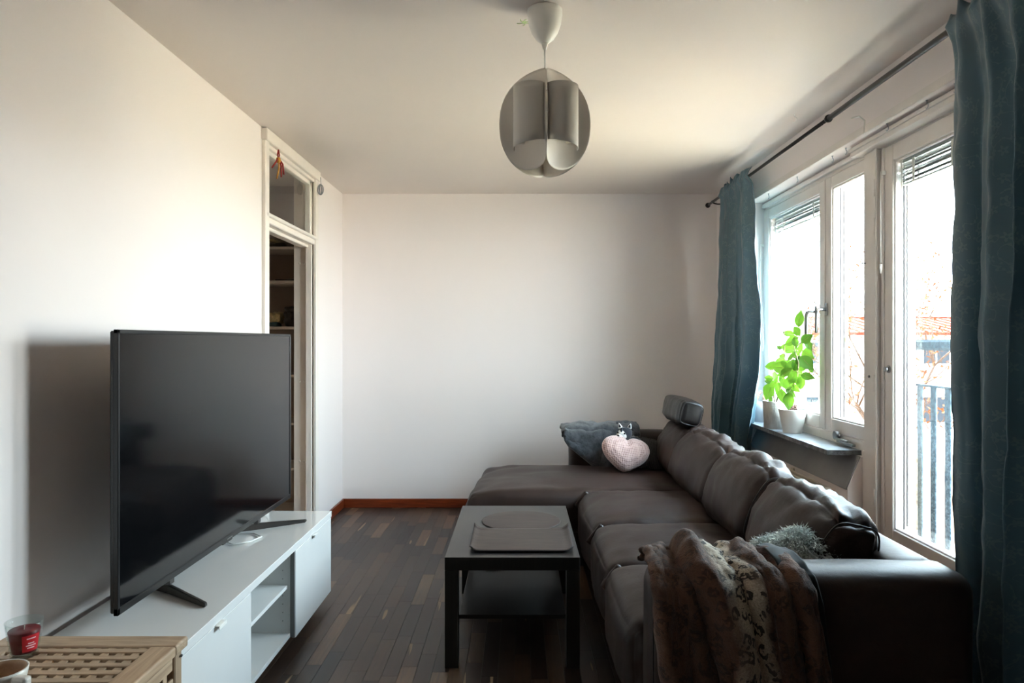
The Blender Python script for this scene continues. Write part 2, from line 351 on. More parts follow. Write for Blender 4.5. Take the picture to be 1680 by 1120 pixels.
# ------------------------------------------------------------------ builders
def link(me, name, mat=None, parent=None, smooth=False, loc=None, rot=None):
    if isinstance(me, bmesh.types.BMesh):
        b = me; me = bpy.data.meshes.new(name); b.normal_update(); b.to_mesh(me); b.free()
    if mat is not None:
        for m_ in (mat if isinstance(mat, (list, tuple)) else [mat]): me.materials.append(m_)
    if smooth: me.polygons.foreach_set('use_smooth', [True]*len(me.polygons))
    o = bpy.data.objects.new(name, me); COL.objects.link(o)
    if parent: o.parent = parent
    if loc is not None: o.location = loc
    if rot is not None: o.rotation_euler = rot
    return o
def tag(o, label=None, cat=None, group=None, kind=None):
    for k, v in (('label', label), ('category', cat), ('group', group), ('kind', kind)):
        if v: o[k] = v
    return o
def thing(name, label, cat, loc=(0, 0, 0), rz=0, group=None):
    o = bpy.data.objects.new(name, None); COL.objects.link(o); o.location = loc; o.rotation_euler = (0, 0, rz)
    o.empty_display_size = .05
    return tag(o, label, cat, group)
def setting(name, loc=(0, 0, 0)):
    o = bpy.data.objects.new(name, None); COL.objects.link(o); o.location = loc; o['kind'] = 'structure'; return o
def kids(o): return [c for c in bpy.data.objects if c.parent == o]
def copy_tree(o, parent=None):
    c = o.copy(); COL.objects.link(c); c.parent = parent
    for ch in kids(o): copy_tree(ch, c)
    return c

def box(bm, a, b, bev=0, mi=0, seg=1):
    x0, y0, z0 = (min(a[i], b[i]) for i in range(3)); x1, y1, z1 = (max(a[i], b[i]) for i in range(3))
    vs = [bm.verts.new(p) for p in ((x0,y0,z0),(x1,y0,z0),(x1,y1,z0),(x0,y1,z0),(x0,y0,z1),(x1,y0,z1),(x1,y1,z1),(x0,y1,z1))]
    fs = [bm.faces.new([vs[i] for i in f]) for f in ((3,2,1,0),(4,5,6,7),(0,1,5,4),(1,2,6,5),(2,3,7,6),(3,0,4,7))]
    for f in fs: f.material_index = mi
    if bev > 0:
        es = list({e for f in fs for e in f.edges})
        r = bmesh.ops.bevel(bm, geom=es, offset=bev, segments=seg, affect='EDGES', profile=.5, material=mi)
    return vs
def B(name, a, b, mat, parent=None, bev=0, seg=1, **kw):
    bm = bmesh.new(); box(bm, a, b, bev, seg=seg); return link(bm, name, mat, parent, **kw)
def boxes(name, lst, mat, parent=None, bev=0):
    bm = bmesh.new()
    for a, b in lst: box(bm, a, b, bev)
    return link(bm, name, mat, parent)
def tube(bm, pts, r, n=8, cap=True, mi=0):
    pts = [Vector(p) for p in pts]; rings = []; up = Vector((0, 0, 1)); prev = None
    for i, p in enumerate(pts):
        d = (pts[min(i+1, len(pts)-1)]-pts[max(i-1, 0)]).normalized()
        if prev is None:
            u = d.cross(up) if abs(d.z) < .95 else d.cross(Vector((1, 0, 0)))
        else: u = prev - d*prev.dot(d)
        u.normalize(); prev = u; w = d.cross(u)
        rr = r[i] if isinstance(r, (list, tuple)) else r
        rings.append([bm.verts.new(p+(u*math.cos(2*PI*k/n)+w*math.sin(2*PI*k/n))*rr) for k in range(n)])
    for a, b in zip(rings, rings[1:]):
        for k in range(n):
            f = bm.faces.new((a[k], a[(k+1) % n], b[(k+1) % n], b[k])); f.smooth = True; f.material_index = mi
    if cap and n > 2:
        f = bm.faces.new(rings[0][::-1]); f.material_index = mi; f = bm.faces.new(rings[-1]); f.material_index = mi
def T(name, pts, r, mat, parent=None, n=8, **kw):
    bm = bmesh.new(); tube(bm, pts, r, n); bmesh.ops.recalc_face_normals(bm, faces=bm.faces); return link(bm, name, mat, parent, **kw)
def lathe(bm, prof, n=40, c=(0, 0, 0), sx=1, sy=1):
    rings = []
    for r, z in prof:
        if r < 1e-5: rings.append([bm.verts.new((c[0], c[1], c[2]+z))])
        else: rings.append([bm.verts.new((c[0]+sx*r*math.cos(2*PI*k/n), c[1]+sy*r*math.sin(2*PI*k/n), c[2]+z)) for k in range(n)])
    for a, b in zip(rings, rings[1:]):
        for k in range(n):
            k2 = (k+1) % n
            vs = ([a[k], a[k2], b[0]] if len(b) == 1 else [a[0], b[k2], b[k]] if len(a) == 1 else [a[k], a[k2], b[k2], b[k]])
            f = bm.faces.new(vs); f.smooth = True
    bmesh.ops.recalc_face_normals(bm, faces=bm.faces)
def L(name, prof, mat, parent=None, n=40, c=(0, 0, 0), **kw):
    bm = bmesh.new(); lathe(bm, prof, n, c); return link(bm, name, mat, parent, **kw)
def grid_surface(nu, nv, fn, thick=0, uvfn=None):
    """sheet from fn(u,v); optional thickness"""
    bm = bmesh.new(); uvl = bm.loops.layers.uv.new('UVMap')
    g = [[bm.verts.new(fn(i/nu, j/nv)) for j in range(nv+1)] for i in range(nu+1)]
    for i in range(nu):
        for j in range(nv):
            f = bm.faces.new((g[i][j], g[i+1][j], g[i+1][j+1], g[i][j+1])); f.smooth = True
            for lp, (a, b) in zip(f.loops, ((i, j), (i+1, j), (i+1, j+1), (i, j+1))):
                lp[uvl].uv = uvfn(a/nu, b/nv) if uvfn else (a/nu, b/nv)
    return bm
def solid(o, t, off=0):
    m = o.modifiers.new('thickness', 'SOLIDIFY'); m.thickness = t; m.offset = off; return o
def fbm(p, s, o=3): return noise.fractal(Vector(p)*s, .6, 2.0, o)

def soft_box(hx, hy, hz, r=.05, n=26, puff=(0, 0, 0), amp=.004, freq=5, wr=None, seed=0, deform=None):
    """rounded upholstered block; half sizes hx,hy,hz; puff = extra bulge of the faces at their middle"""
    bm = bmesh.new(); h = Vector((hx, hy, hz)); cache = {}
    off = Vector((seed*3.7, seed*1.3, seed*7.1))
    mx = max(hx, hy, hz); cnt = [max(6, int(n*k/mx)) for k in (hx, hy, hz)]
    def vert(axis, s, i, j):
        a1, a2 = [a for a in range(3) if a != axis]
        q = [0, 0, 0]; q[axis] = s*cnt[axis]; q[a1] = 2*i-cnt[a1]; q[a2] = 2*j-cnt[a2]
        key = tuple(q)
        if key in cache: return cache[key]
        p = Vector([q[k]/cnt[k] for k in range(3)])
        # ease towards the edges so that the rounding gets vertices
        w = Vector([math.sin(c*PI/2*.92)/math.sin(PI/2*.92) for c in p])
        P = Vector([w[k]*h[k] for k in range(3)])
        inner = Vector([max(-(h[k]-r), min(h[k]-r, P[k])) for k in range(3)])
        d = P-inner
        if d.length > 1e-7: P = inner+d.normalized()*min(r, d.length) if d.length > r else P
        # push corners of the rounding
        nrm = d.normalized() if d.length > 1e-6 else Vector((0, 0, 0))
        for k in range(3):
            o1, o2 = [a for a in range(3) if a != k]
            P[k] += w[k]*puff[k]*(1-w[o1]**2)*(1-w[o2]**2)
        if nrm.length < .1: nrm = Vector([s if k == axis else 0 for k in range(3)])
        dn = fbm(P+off, freq)*amp
        if wr: dn += wr(P, w, nrm)
        P = P+nrm*dn
        if deform: P = deform(P, w)
        v = bm.verts.new(P); cache[key] = v; return v
    for axis in range(3):
        a1, a2 = [a for a in range(3) if a != axis]
        for s in (-1, 1):
            for i in range(cnt[a1]):
                for j in range(cnt[a2]):
                    f = [vert(axis, s, i, j), vert(axis, s, i+1, j), vert(axis, s, i+1, j+1), vert(axis, s, i, j+1)]
                    try: fc = bm.faces.new(f); fc.smooth = True
                    except ValueError: pass
    bmesh.ops.recalc_face_normals(bm, faces=bm.faces)
    return bm

# ------------------------------------------------------------------ room shell
XL, XR, YB, YF, ZC = -1.415, 1.571, 5.64, -1.6, 2.5
# floor: sub-floor slab with strip-parquet pieces
floor = B('floor', (XL-.9, YF-.2, -.12), (2.0, YB+.2, -.009), M['subfloor']); floor['kind'] = 'structure'
PW = .066; rp = random.Random(3)
plank_meshes = {}
def plank_bm(bm, x0, x1, y0, y1):
    g = .0004; box(bm, (x0+g, y0+g, -.009), (x1-g, y1-g, 0), .0004)
stuff = bmesh.new(); n_pl = 0
col_i = 0; xx = -2.2
while xx < XR-.01:
    y = YF - rp.random()*.4; x1 = min(xx+PW, 2.0)
    while y < YB:
        Lk = rp.choice((.22, .30, .38, .46, .54)); y1 = min(y+Lk, YB)
        seen = (-1.2 < xx < .42 and y1 > 2.70 and y1 > -2.2*0 and abs(xx) < y1*.85) and xx > -1.42
        if XL-.75 > xx and y1 < 3.8: y = y1; continue
        if seen and n_pl < 290 and y1-y > .02:
            key = round(y1-y, 3)
            if key not in plank_meshes:
                bm = bmesh.new(); plank_bm(bm, 0, PW, 0, y1-y); me = bpy.data.meshes.new('plank'); bm.normal_update(); bm.to_mesh(me); bm.free()
                me.materials.append(M['parquet']); plank_meshes[key] = me
            o = bpy.data.objects.new('plank', plank_meshes[key]); COL.objects.link(o); o.location = (xx, y, 0); o.parent = floor; n_pl += 1
        elif y1-y > .02 and xx > -2.25 and (xx > XL-.07 or y1 > 3.88):
            plank_bm(stuff, xx, xx+PW, y, y1)
        y = y1
    xx += PW
o = link(stuff, 'parquet_pieces', M['parquet'], floor); o['kind'] = 'stuff'

def struct(name, lst, mat, bev=0):
    o = boxes(name, lst, mat, None, bev); o['kind'] = 'structure'; return o
DY0, DY1 = 3.88, 4.885       # closet doorway in the left wall
WT = .14
struct('ceiling', [((XL-1.2, YF-.2, ZC), (2.0, YB+.2, ZC+.2))], M['ceiling'])
struct('wall_left', [((XL-WT, YF, 0), (XL, DY0, ZC)), ((XL-WT, DY1, 0), (XL, YB, ZC))], M['wall'])
struct('wall_back', [((XL-1.2, YB, -.1), (1.9, YB+.2, ZC))], M['wall'])
struct('wall_front', [((XL-1.2, YF-.2, -.1), (2.0, YF, ZC))], M['dim_wall'])
XW = 1.90                     # outer face of the window wall
ZL = 2.275
struct('wall_right', [((XR, YF, 0), (XW, 2.50, ZC)), ((XR, 4.87, 0), (XW, YB, ZC)), ((XR, 2.50, ZL), (XW, 4.87, ZC))], M['wall'])
# radiator niche wall under the sill: face, sloping apron
bm = bmesh.new()
prof = [(1.59, 0), (1.59, .614), (1.655, .765), (XW, .765), (XW, 0)]
a = [bm.verts.new((x, 3.43, z)) for x, z in prof]; b = [bm.verts.new((x, 4.87, z)) for x, z in prof]
bm.faces.new(a[::-1]); bm.faces.new(b)
for i in range(5): bm.faces.new((a[i], a[(i+1) % 5], b[(i+1) % 5], b[i]))
bmesh.ops.recalc_face_normals(bm, faces=bm.faces)
o = link(bm, 'wall_under_window', M['wall']); o['kind'] = 'structure'
# slab of rough plaster on the sloping face
bm = bmesh.new(); pr = [(1.583, .606), (1.650, .768), (1.662, .764), (1.594, .604)]
a = [bm.verts.new((x, 3.435, z)) for x, z in pr]; b = [bm.verts.new((x, 4.868, z)) for x, z in pr]
bm.faces.new(a[::-1]); bm.faces.new(b)
for i in range(4): bm.faces.new((a[i], a[(i+1) % 4], b[(i+1) % 4], b[i]))
bmesh.ops.recalc_face_normals(bm, faces=bm.faces); o = link(bm, 'trim_apron', M['apron']); o['kind'] = 'structure'
# riser beneath the balcony door, with wooden threshold
struct('wall_door_riser', [((1.655, 2.50, 0), (XW, 3.43, .215))], M['wall'])
o = struct('trim_threshold', [((1.635, 2.50, .215), (XW, 3.40, .29)), ((1.65, 2.50, .292), (XW, 3.40, .326))], M['threshold'], .004)
# baseboards
struct('baseboard_back', [((XL, YB-.016, 0), (1.5, YB, .072))], M['board'], .004)
struct('baseboard_left', [((XL, DY1+.02, 0), (XL+.016, YB-.016, .072)), ((XL, YF, 0), (XL+.016, DY0-.02, .072))], M['board'], .004)
struct('baseboard_right', [((XR-.016, 4.9, 0), (XR, YB-.016, .072))], M['board'], .004)
# lintel edge strip and the board over the balcony door
struct('trim_lintel', [((XR-.003, 2.50, ZL), (XR+.004, 4.87, ZL+.035))], M['frame'])
o = struct('trim_door_board', [((1.615, 2.50, 2.222), (1.69, 3.46, 2.268)), ((1.608, 2.50, 2.245), (1.618, 3.46, 2.262))], M['frame'], .002)
struct('trim_post', [((1.655, 3.285, .33), (1.84, 3.405, 2.222)), ((1.648, 3.275, .33), (1.657, 3.30, 2.222)), ((1.66, 3.405, .0), (1.70, 3.43, .80))], M['frame'], .004)

# closet beyond the left wall
cx0, cx1 = -2.35, XL-WT
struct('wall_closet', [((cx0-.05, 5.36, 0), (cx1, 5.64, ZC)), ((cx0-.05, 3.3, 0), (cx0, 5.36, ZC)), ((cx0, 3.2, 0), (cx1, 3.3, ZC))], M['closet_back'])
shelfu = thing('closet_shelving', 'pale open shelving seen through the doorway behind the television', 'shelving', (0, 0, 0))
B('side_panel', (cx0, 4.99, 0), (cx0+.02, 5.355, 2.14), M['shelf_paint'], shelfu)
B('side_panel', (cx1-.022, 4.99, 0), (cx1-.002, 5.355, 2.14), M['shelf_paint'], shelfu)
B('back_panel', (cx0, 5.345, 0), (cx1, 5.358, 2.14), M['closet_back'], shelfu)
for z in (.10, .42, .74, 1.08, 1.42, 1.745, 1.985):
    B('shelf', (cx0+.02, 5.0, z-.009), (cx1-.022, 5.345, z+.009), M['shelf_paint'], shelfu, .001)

# ------------------------------------------------------------------ doorway in the left wall (fills the wall to the ceiling)
d1 = setting('door_1')
fx = XL+.022
# casings on the room side
boxes('casing', [((XL, DY0-.005, 0), (fx, DY0+.055, 2.5)), ((XL, DY1-.05, 0), (fx, DY1+.012, 2.5)), ((XL, DY0-.015, 2.43), (fx+.012, DY1+.02, 2.497))], M['oldframe'], d1, .004)
boxes('inner_frame', [((XL-WT, DY0, 0), (XL, DY0+.025, 2.5)), ((XL-WT, DY1-.022, 0), (XL, DY1, 2.5)), ((XL-WT, DY0, 2.45), (XL, DY1, 2.5)),
                      ((XL-.05, DY1-.052, 0), (XL-.008, DY1-.02, 2.45)), ((XL-.05, DY0+.02, 0), (XL-.008, DY0+.05, 2.45))], M['oldframe'], d1, .003)
boxes('transom_bar', [((XL-.09, DY0+.02, 1.985), (XL+.012, DY1-.02, 2.02)), ((XL-.07, DY0+.02, 2.02), (XL+.028, DY1-.02, 2.04)), ((XL-.09, DY0+.05, 1.965), (XL-.03, DY1-.05, 1.985))], M['oldframe'], d1, .005)
boxes('transom_sash', [((XL-.045, DY0+.05, 2.04), (XL-.01, DY0+.085, 2.43)), ((XL-.045, DY1-.085, 2.04), (XL-.01, DY1-.05, 2.43)),
                       ((XL-.045, DY0+.05, 2.04), (XL-.01, DY1-.05, 2.055)), ((XL-.045, DY0+.05, 2.385), (XL-.01, DY1-.05, 2.43)), ((XL-.03, DY0+.05, 2.41), (XL+.01, DY1-.05, 2.432))], M['oldframe'], d1, .003)
B('pane', (XL-.030, DY0+.08, 2.05), (XL-.026, DY1-.08, 2.39), M['glass'], d1)
for z in (.5, 1.05, 1.86):
    for yx in (XL-.07, XL-.10):
        L('screw_cap', [(0, .003), (.007, .002), (.008, 0)], M['white_plastic'], d1, 12, loc=(yx, DY1-.022, z), rot=(R(90), 0, 0))

# ------------------------------------------------------------------ window and balcony door in the right wall
def sash(parent, y0, y1, z0, z1, st_far, st_near, rail_t, rail_b, x=1.675, nm='sash', outer=True):
    """y0 near, y1 far; opening sash with stiles and rails, bead, outer sash, panes"""
    gy0, gy1, gz0, gz1 = y0+st_near, y1-st_far, z0+rail_b, z1-rail_t
    s = boxes(nm, [((x, y0, z0), (x+.055, gy0, z1)), ((x, gy1, z0), (x+.055, y1, z1)), ((x+.001, gy0, z0), (x+.054, gy1, gz0)), ((x+.001, gy0, gz1), (x+.054, gy1, z1))], M['frame'], parent, .0035)
    boxes('glazing_bead', [((x+.008, gy0-.001, gz0), (x+.022, gy0+.009, gz1)), ((x+.008, gy1-.009, gz0), (x+.022, gy1+.001, gz1)), ((x+.008, gy0, gz0-.001), (x+.022, gy1, gz0+.009)), ((x+.008, gy0, gz1-.009), (x+.022, gy1, gz1+.001))], M['frame'], s, .003)
    B('pane', (x+.026, gy0-.004, gz0-.004), (x+.030, gy1+.004, gz1+.004), M['glass'], s)
    # outer leaf of the coupled sash
    i = -.050; oy0 = max(gy0+i, y0+.012); oy1 = min(gy1-i, y1-.012)
    boxes('outer_leaf', [((x+.057, y0+.002, z0+.01), (x+.090, oy0, z1-.01)), ((x+.057, oy1, z0+.01), (x+.090, y1-.002, z1-.01)), ((x+.058, oy0, z0+.01), (x+.089, oy1, gz0-.014)), ((x+.058, oy0, gz1+.014), (x+.089, oy1, z1-.01)),
                         ((x+.040, gy1-.006, gz0), (x+.044, gy1+.002, gz1))], M['frame'], s, .003)
    B('gasket', (x+.089, oy1-.006, gz0), (x+.094, oy1+.004, gz1), M['gasket'], s)
    B('gasket', (x+.044, gy1-.006, gz0), (x+.050, gy1+.002, gz1), M['gasket'], s)
    B('gasket', (x+.066, oy1-.004, gz0), (x+.071, oy1+.002, gz1), M['gasket'], s)
    B('spacer_bar', (x+.0765, oy1-.010, gz0-.010), (x+.082, oy1+.002, gz1+.010), M['slat'], s)
    B('outer_pane', (x+.072, oy0-.004, gz0-.018), (x+.076, oy1+.004, gz1+.018), M['glass'], s)
    return s, (gy0, gy1, gz0, gz1)
w1 = setting('window_1')
boxes('frame', [((1.68, 4.83, .80), (1.84, 4.87, 2.275)), ((1.68, 3.405, .765), (1.84, 4.87, .838)), ((1.68, 3.405, 2.215), (1.84, 4.87, 2.275)),
                ((1.662, 3.46, 2.236), (1.684, 4.86, 2.262))], M['frame'], w1, .004)
s1, g1 = sash(w1, 3.885, 4.83, .842, 2.213, .07, .07, .062, .07)
s2, g2 = sash(w1, 3.408, 3.88, .842, 2.213, .075, .030, .062, .07)
B('astragal', (1.668, 3.872, .842), (1.677, 3.893, 2.213), M['frame'], s1, .003)
def lever(parent, y, z, name='window_handle', tip=True):
    x = 1.672
    bm = bmesh.new(); box(bm, (x-.007, y-.014, z-.034), (x, y+.014, z+.034), .005, seg=3)
    h = link(bm, name, M['steel'], parent, smooth=False)
    T('lever', [(x-.005, y, z), (x-.038, y, z), (x-.050, y, z-.004), (x-.055, y, z-.02), (x-.057, y, z-.06), (x-.057, y, z-.128)], [.0095, .009, .0105, .0095, .009, .0085], M['steel'], h, 12)
    return h
lever(s2, 3.852, 1.50); h = lever(s1, 3.99, 1.492)
T('catch', [(1.665, 3.965, 1.525), (1.655, 3.96, 1.545), (1.64, 3.97, 1.548)], .0035, M['steel'], h, 8)
# friction stay at the foot of the second sash
bm = bmesh.new(); box(bm, (1.655, 3.52, .800), (1.672, 3.70, .812), .002); tube(bm, [(1.668, 3.70, .835), (1.645, 3.70, .835)], .022, 16); tube(bm, [(1.65, 3.70, .82), (1.645, 3.55, .822)], .006, 8)
link(bm, 'window_stay', M['steel'], w1)

d2 = setting('door_2')
ds, gd = sash(d2, 2.58, 3.283, .332, 2.213, .107, .114, .073, .15)
boxes('frame', [((1.68, 2.50, .326), (1.84, 2.58, 2.275)), ((1.68, 2.5, 2.215), (1.84, 3.285, 2.275))], M['frame'], d2, .004)
B('stile_strip', (1.668, 3.245, .332), (1.677, 3.262, 2.213), M['frame'], ds, .003)
for z in (1.86, 1.97+.07, 1.13, .60):
    bm = bmesh.new(); tube(bm, [(1.652, 3.288, z-.04), (1.652, 3.288, z+.04)], .007, 10); link(bm, 'hinge', M['frame'], d2)
bm = bmesh.new(); tube(bm, [(1.672, 3.21, 1.20), (1.655, 3.21, 1.20)], .011, 14); tube(bm, [(1.675, 3.21, 1.20), (1.670, 3.21, 1.20)], .017, 14); link(bm, 'lock_knob', M['steel'], ds)
bm = bmesh.new(); tube(bm, [(1.654, 3.345, 1.16), (1.648, 3.345, 1.16)], .006, 10); link(bm, 'screw_hole_plug', M['grey_gap'], None)
o = bpy.data.objects['screw_hole_plug']; o.parent = d2
# small catch half way up the post
bm = bmesh.new(); tube(bm, [(1.655, 3.385, 1.70), (1.635, 3.385, 1.70)], .003, 8); tube(bm, [(1.640, 3.385, 1.69), (1.640, 3.385, 1.71)], .003, 8); link(bm, 'small_hook', M['steel'], d2)

# raised venetian blinds between the panes
def blind(y0, y1, ztop, lab, n=13):
    b = thing('venetian_blind', lab, 'blind', (1.722, (y0+y1)/2, ztop)); hl = (y1-y0)/2-.01
    B('head_rail', (-.008, -hl, -.016), (.008, hl, 0), M['slat'], b, .001)
    bm = bmesh.new(); box(bm, (-.009, -hl, -.0008), (.009, hl, .0008)); me = bpy.data.meshes.new('slat'); bm.normal_update(); bm.to_mesh(me); bm.free(); me.materials.append(M['slat'])
    rr = random.Random(5)
    for k in range(n):
        o = bpy.data.objects.new('slat', me); COL.objects.link(o); o.parent = b
        o.location = (0, 0, -.022-.0055*k); o.rotation_euler = (R(rr.uniform(-.35, .35)), R(rr.uniform(-22, 22)), 0)
    B('bottom_rail', (-.009, -hl, -.022-.0055*n-.012), (.009, hl, -.022-.0055*n-.003), M['slat'], b, .001)
    for y in (-hl*.6, hl*.6):
        B('ladder_tape', (-.0115, y-.009, -.022-.0055*n-.012), (-.0100, y+.009, -.012), M['white_plastic'], b)
        B('ladder_tape', (.0100, y-.009, -.022-.0055*n-.012), (.0115, y+.009, -.012), M['white_plastic'], b)
blind(g1[0], g1[1], g1[3]-.001, 'raised slatted blind at the top of the left window pane')
blind(gd[0], gd[1], gd[3]-.001, 'raised slatted blind at the top of the balcony door pane', 15)

def pull(y, z0, z1, lab, x=1.664, zig=0):
    p = thing('blind_pull_cord', lab, 'cord', (x, y, z0))
    B('cord_bracket', (-.012, -.008, -.012), (.008, .008, .006), M['white_plastic'], p, .002)
    h = z1-z0
    T('wand', [(-.012, 0, 0), (-.014, .0, h*.3), (-.013, zig, h*.7), (-.013, zig*.7, h)], .0032, M['white_plastic'], p, 8)
    L('tassel', [(0, 0), (.007, .0), (.007, -.022), (.003, -.045), (0, -.045)][::-1], M['white_plastic'], p, 14, c=(-.013, zig*.7, h))
    return p
pull(3.235, 2.10, 1.68, 'white pull wand hanging on the balcony door frame')
p = pull(4.845, 1.985, 1.60, 'white blind cord looped beside the left curtain')
T('cord_loop', [(-.013, 0, -.385), (-.016, -.01, -.62), (-.016, -.02, -.70), (-.016, -.045, -.725), (-.014, -.05, -.68), (-.012, -.03, -.42)], .002, M['white_plastic'], p, 6)

# window sill
bm = bmesh.new(); pr = [(1.515, 3.49), (1.72, 3.475), (1.72, 4.87), (1.571, 4.87), (1.571, 5.02), (1.515, 5.02)]
top = []; bot = []
pts = []
for i in range(len(pr)):
    p, q = Vector(pr[i]), Vector(pr[(i+1) % len(pr)]); n = max(1, int((q-p).length/.03))
    pts += [p.lerp(q, k/n) for k in range(n)]
for i, p in enumerate(pts):
    edge = p.x < 1.53 or p.y < 3.50
    j = fbm((p.x, p.y, 0), 28)*.006 if edge else 0
    top.append(bm.verts.new((p.x+j*.3, p.y, .79))); bot.append(bm.verts.new((p.x+abs(j), p.y+j*.4, .766)))
ft = bm.faces.new(top); fb = bm.faces.new(bot[::-1]); ft.material_index = 0
for i in range(len(pts)):
    f = bm.faces.new((top[i], bot[i], bot[(i+1) % len(pts)], top[(i+1) % len(pts)])); f.material_index = 1
bmesh.ops.recalc_face_normals(bm, faces=bm.faces)
sill = link(bm, 'window_sill', [M['marble'], M['marble_edge']]); tag(sill, 'grey marble window sill with a rough broken edge under the plants', 'sill')
# iron brackets under the sill
for y in (4.45, 3.58):
    B('sill_bracket', (1.56, y-.008, .755), (1.70, y+.008, .765), M['rod'], sill)

# radiator
rad = thing('radiator', 'cream panel radiator below the marble window sill', 'radiator', (1.53, 4.2, .12))
B('front_panel', (-.045, -.58, 0), (-.033, .38, .45), M['radiator'], rad, .003)
B('rear_panel', (.033, -.58, 0), (.045, .38, .45), M['radiator'], rad, .003)
bm = bmesh.new()
for k in range(46):
    y = -.56+k*.92/45; box(bm, (-.033, y-.002, .03), (.033, y+.002, .43))
link(bm, 'convector_fins', M['radiator'], rad)
boxes('top_grille', [((-.046, -.58, .449), (-.030, .38, .463)), ((-.010, -.58, .449), (.010, .38, .460)), ((.030, -.58, .449), (.046, .38, .463))], M['radiator'], rad, .003)
B('end_cap', (-.052, -.62, .415), (.052, -.585, .465), M['white_plastic'], rad, .012, 3)
B('end_plate', (-.040, -.605, 0), (.040, -.588, .42), M['white_plastic'], rad, .006, 2)
for y in (.18, -.10): B('lug', (.046, y-.02, .44), (.056, y+.02, .475), M['radiator'], rad, .002)
B('foot_bracket', (-.02, .28, -.12), (.02, .31, .01), M['radiator'], rad); B('foot_bracket', (-.02, -.46, -.12), (.02, -.43, .01), M['radiator'], rad)

# cup hooks along the lintel, hooks in the ceiling
def hook_mesh(r=.010):
    bm = bmesh.new(); tube(bm, [(0, 0, 0), (0, 0, -.012)], .0018, 6)
    tube(bm, [(0, 0, -.012)]+[(0, -r*math.sin(a), -.012-r+r*math.cos(a)) for a in [PI*k/7 for k in range(1, 10)]], .0018, 6)
    lathe(bm, [(0, 0), (.005, 0), (.004, -.003), (0, -.003)], 10); return bm
base = link(hook_mesh(), 'cup_hook', M['silver'])
places = ['beside the left curtain', 'above the left window pane', 'above the window mullion', 'above the narrow window pane', 'above the window post', 'above the balcony door', 'next to the right curtain']
for k, (y, lab) in enumerate(zip((4.55, 4.08, 3.62, 3.47, 3.08, 2.78, 2.60), places)):
    o = base if k == 0 else base.copy()
    if k: COL.objects.link(o)
    o.location = (1.60, y, ZL); tag(o, 'small cup hook under the lintel '+lab, 'hook', 'cup hooks under the lintel')
for k, (x, y, lab) in enumerate(((1.42, 3.66, 'small white hook in the ceiling above the curtain rod joint'), (1.50, 5.05, 'small white hook in the ceiling above the left curtain'))):
    o = link(hook_mesh(.014), 'ceiling_hook', M['white_plastic'], loc=(x-.0, y, ZC), rot=(0, 0, R(80))); tag(o, lab, 'hook')

# curtain rod
ROD_X, ROD_Z = 1.46, 2.38
rod = thing('curtain_rod', 'dark metal telescopic curtain rod above the windows', 'curtain rod', (ROD_X, 3.35, ROD_Z))
T('thick_tube', [(0, 0, 0), (0, -1.95, 0)], .0125, M['rod'], rod, 16); T('thin_tube', [(0, 0, 0), (0, 2.12, 0)], .0095, M['rod'], rod, 16)
L('joint_collar', [(0, -.014), (.017, -.014), (.019, -.004), (.015, .010), (.011, .016), (0, .016)], M['rod'], rod, 20, rot=(R(-90), 0, 0))
L('finial', [(0, 0), (.010, 0), (.011, .02), (.018, .024), (.020, .034), (.012, .045), (0, .050)], M['rod'], rod, 20, loc=(0, 2.11, 0), rot=(R(-90), 0, 0))
T('ring', [(0, 2.00, 0), (0, 2.012, 0)], .0125, M['silver'], rod, 14)
for y in (-1.3, 1.99): T('wall_bracket', [(0, y, -.012), (.03, y, -.02), (.111, y, -.02)], .005, M['rod'], rod, 8)
T('wall_bracket', [(.052, -.12, -.035), (.085, -.13, -.03), (.111, -.13, -.05), (.108, -.13, -.11)], .004, M['white_plastic'], rod, 8)

# ------------------------------------------------------------------ curtains
def curtain(name, label, ytop, ybot, nf, ztop, zbot, amp, seed, xshift=0.0, edge=None):
    """ytop=(y0,y1) at the rod, ybot=(y0,y1) low down; folds nf"""
    rr = random.Random(seed); ph = [rr.uniform(-.6, .6) for _ in range(nf+2)]
    def fn(u, v):
        z = ztop+(zbot-ztop)*v
        t_ = min(1, v/.16) if v < .16 else 1
        k = v**.7
        ya = ytop[0]*(1-k)+ybot[0]*k; yb = ytop[1]*(1-k)+ybot[1]*k
        if edge: e0, e1 = edge(v); ya += e0; yb += e1
        uu = u+.018*math.sin(3*v+7*u+seed)+.03*fbm((u*3, v*1.4, seed), 1.3, 2)*(.3+v)
        a = uu*nf*2*PI
        fold = math.sin(a+.6*math.sin(a*.37+seed)) + .25*math.sin(2.3*a+v*2+seed)
        am = amp*(.45+.75*min(1, v*1.6))*(1+.4*math.sin(u*9+seed))
        # gathered header: fine pleats, pinched round the rod
        hd = math.exp(-((z-ROD_Z)/.030)**2)
        fine = math.sin(uu*nf*2*2*PI*1.2+seed)*.010*max(0, 1-v*7)
        x = ROD_X+xshift + fold*am*(1-.55*hd)*(1 if z < ROD_Z+.02 else .7) + fine
        x += .010*fbm((u*5, v*9, seed), 1.1, 3)
        if z > ROD_Z-.12: x = x*(1-hd)+hd*(ROD_X-.0175+.004*math.sin(uu*nf*5*PI)); x -= .012*max(0, 1-abs(z-ROD_Z)/.12)
        y = ya+(yb-ya)*u + .010*math.sin(2*a)*min(1, v*3)
        zz = z + (.012*math.sin(uu*nf*4.4*PI+seed)+.006*math.sin(uu*61) if v == 0 else 0)
        return Vector((x, y, zz))
    width = abs(ybot[1]-ybot[0])*1.9
    bm = grid_surface(nf*26, 90, fn, uvfn=lambda u, v: (u*width, (1-v)*(ztop-zbot)))
    o = link(bm, name, M['curtain']); tag(o, label, 'curtain'); solid(o, .0016)
    return o
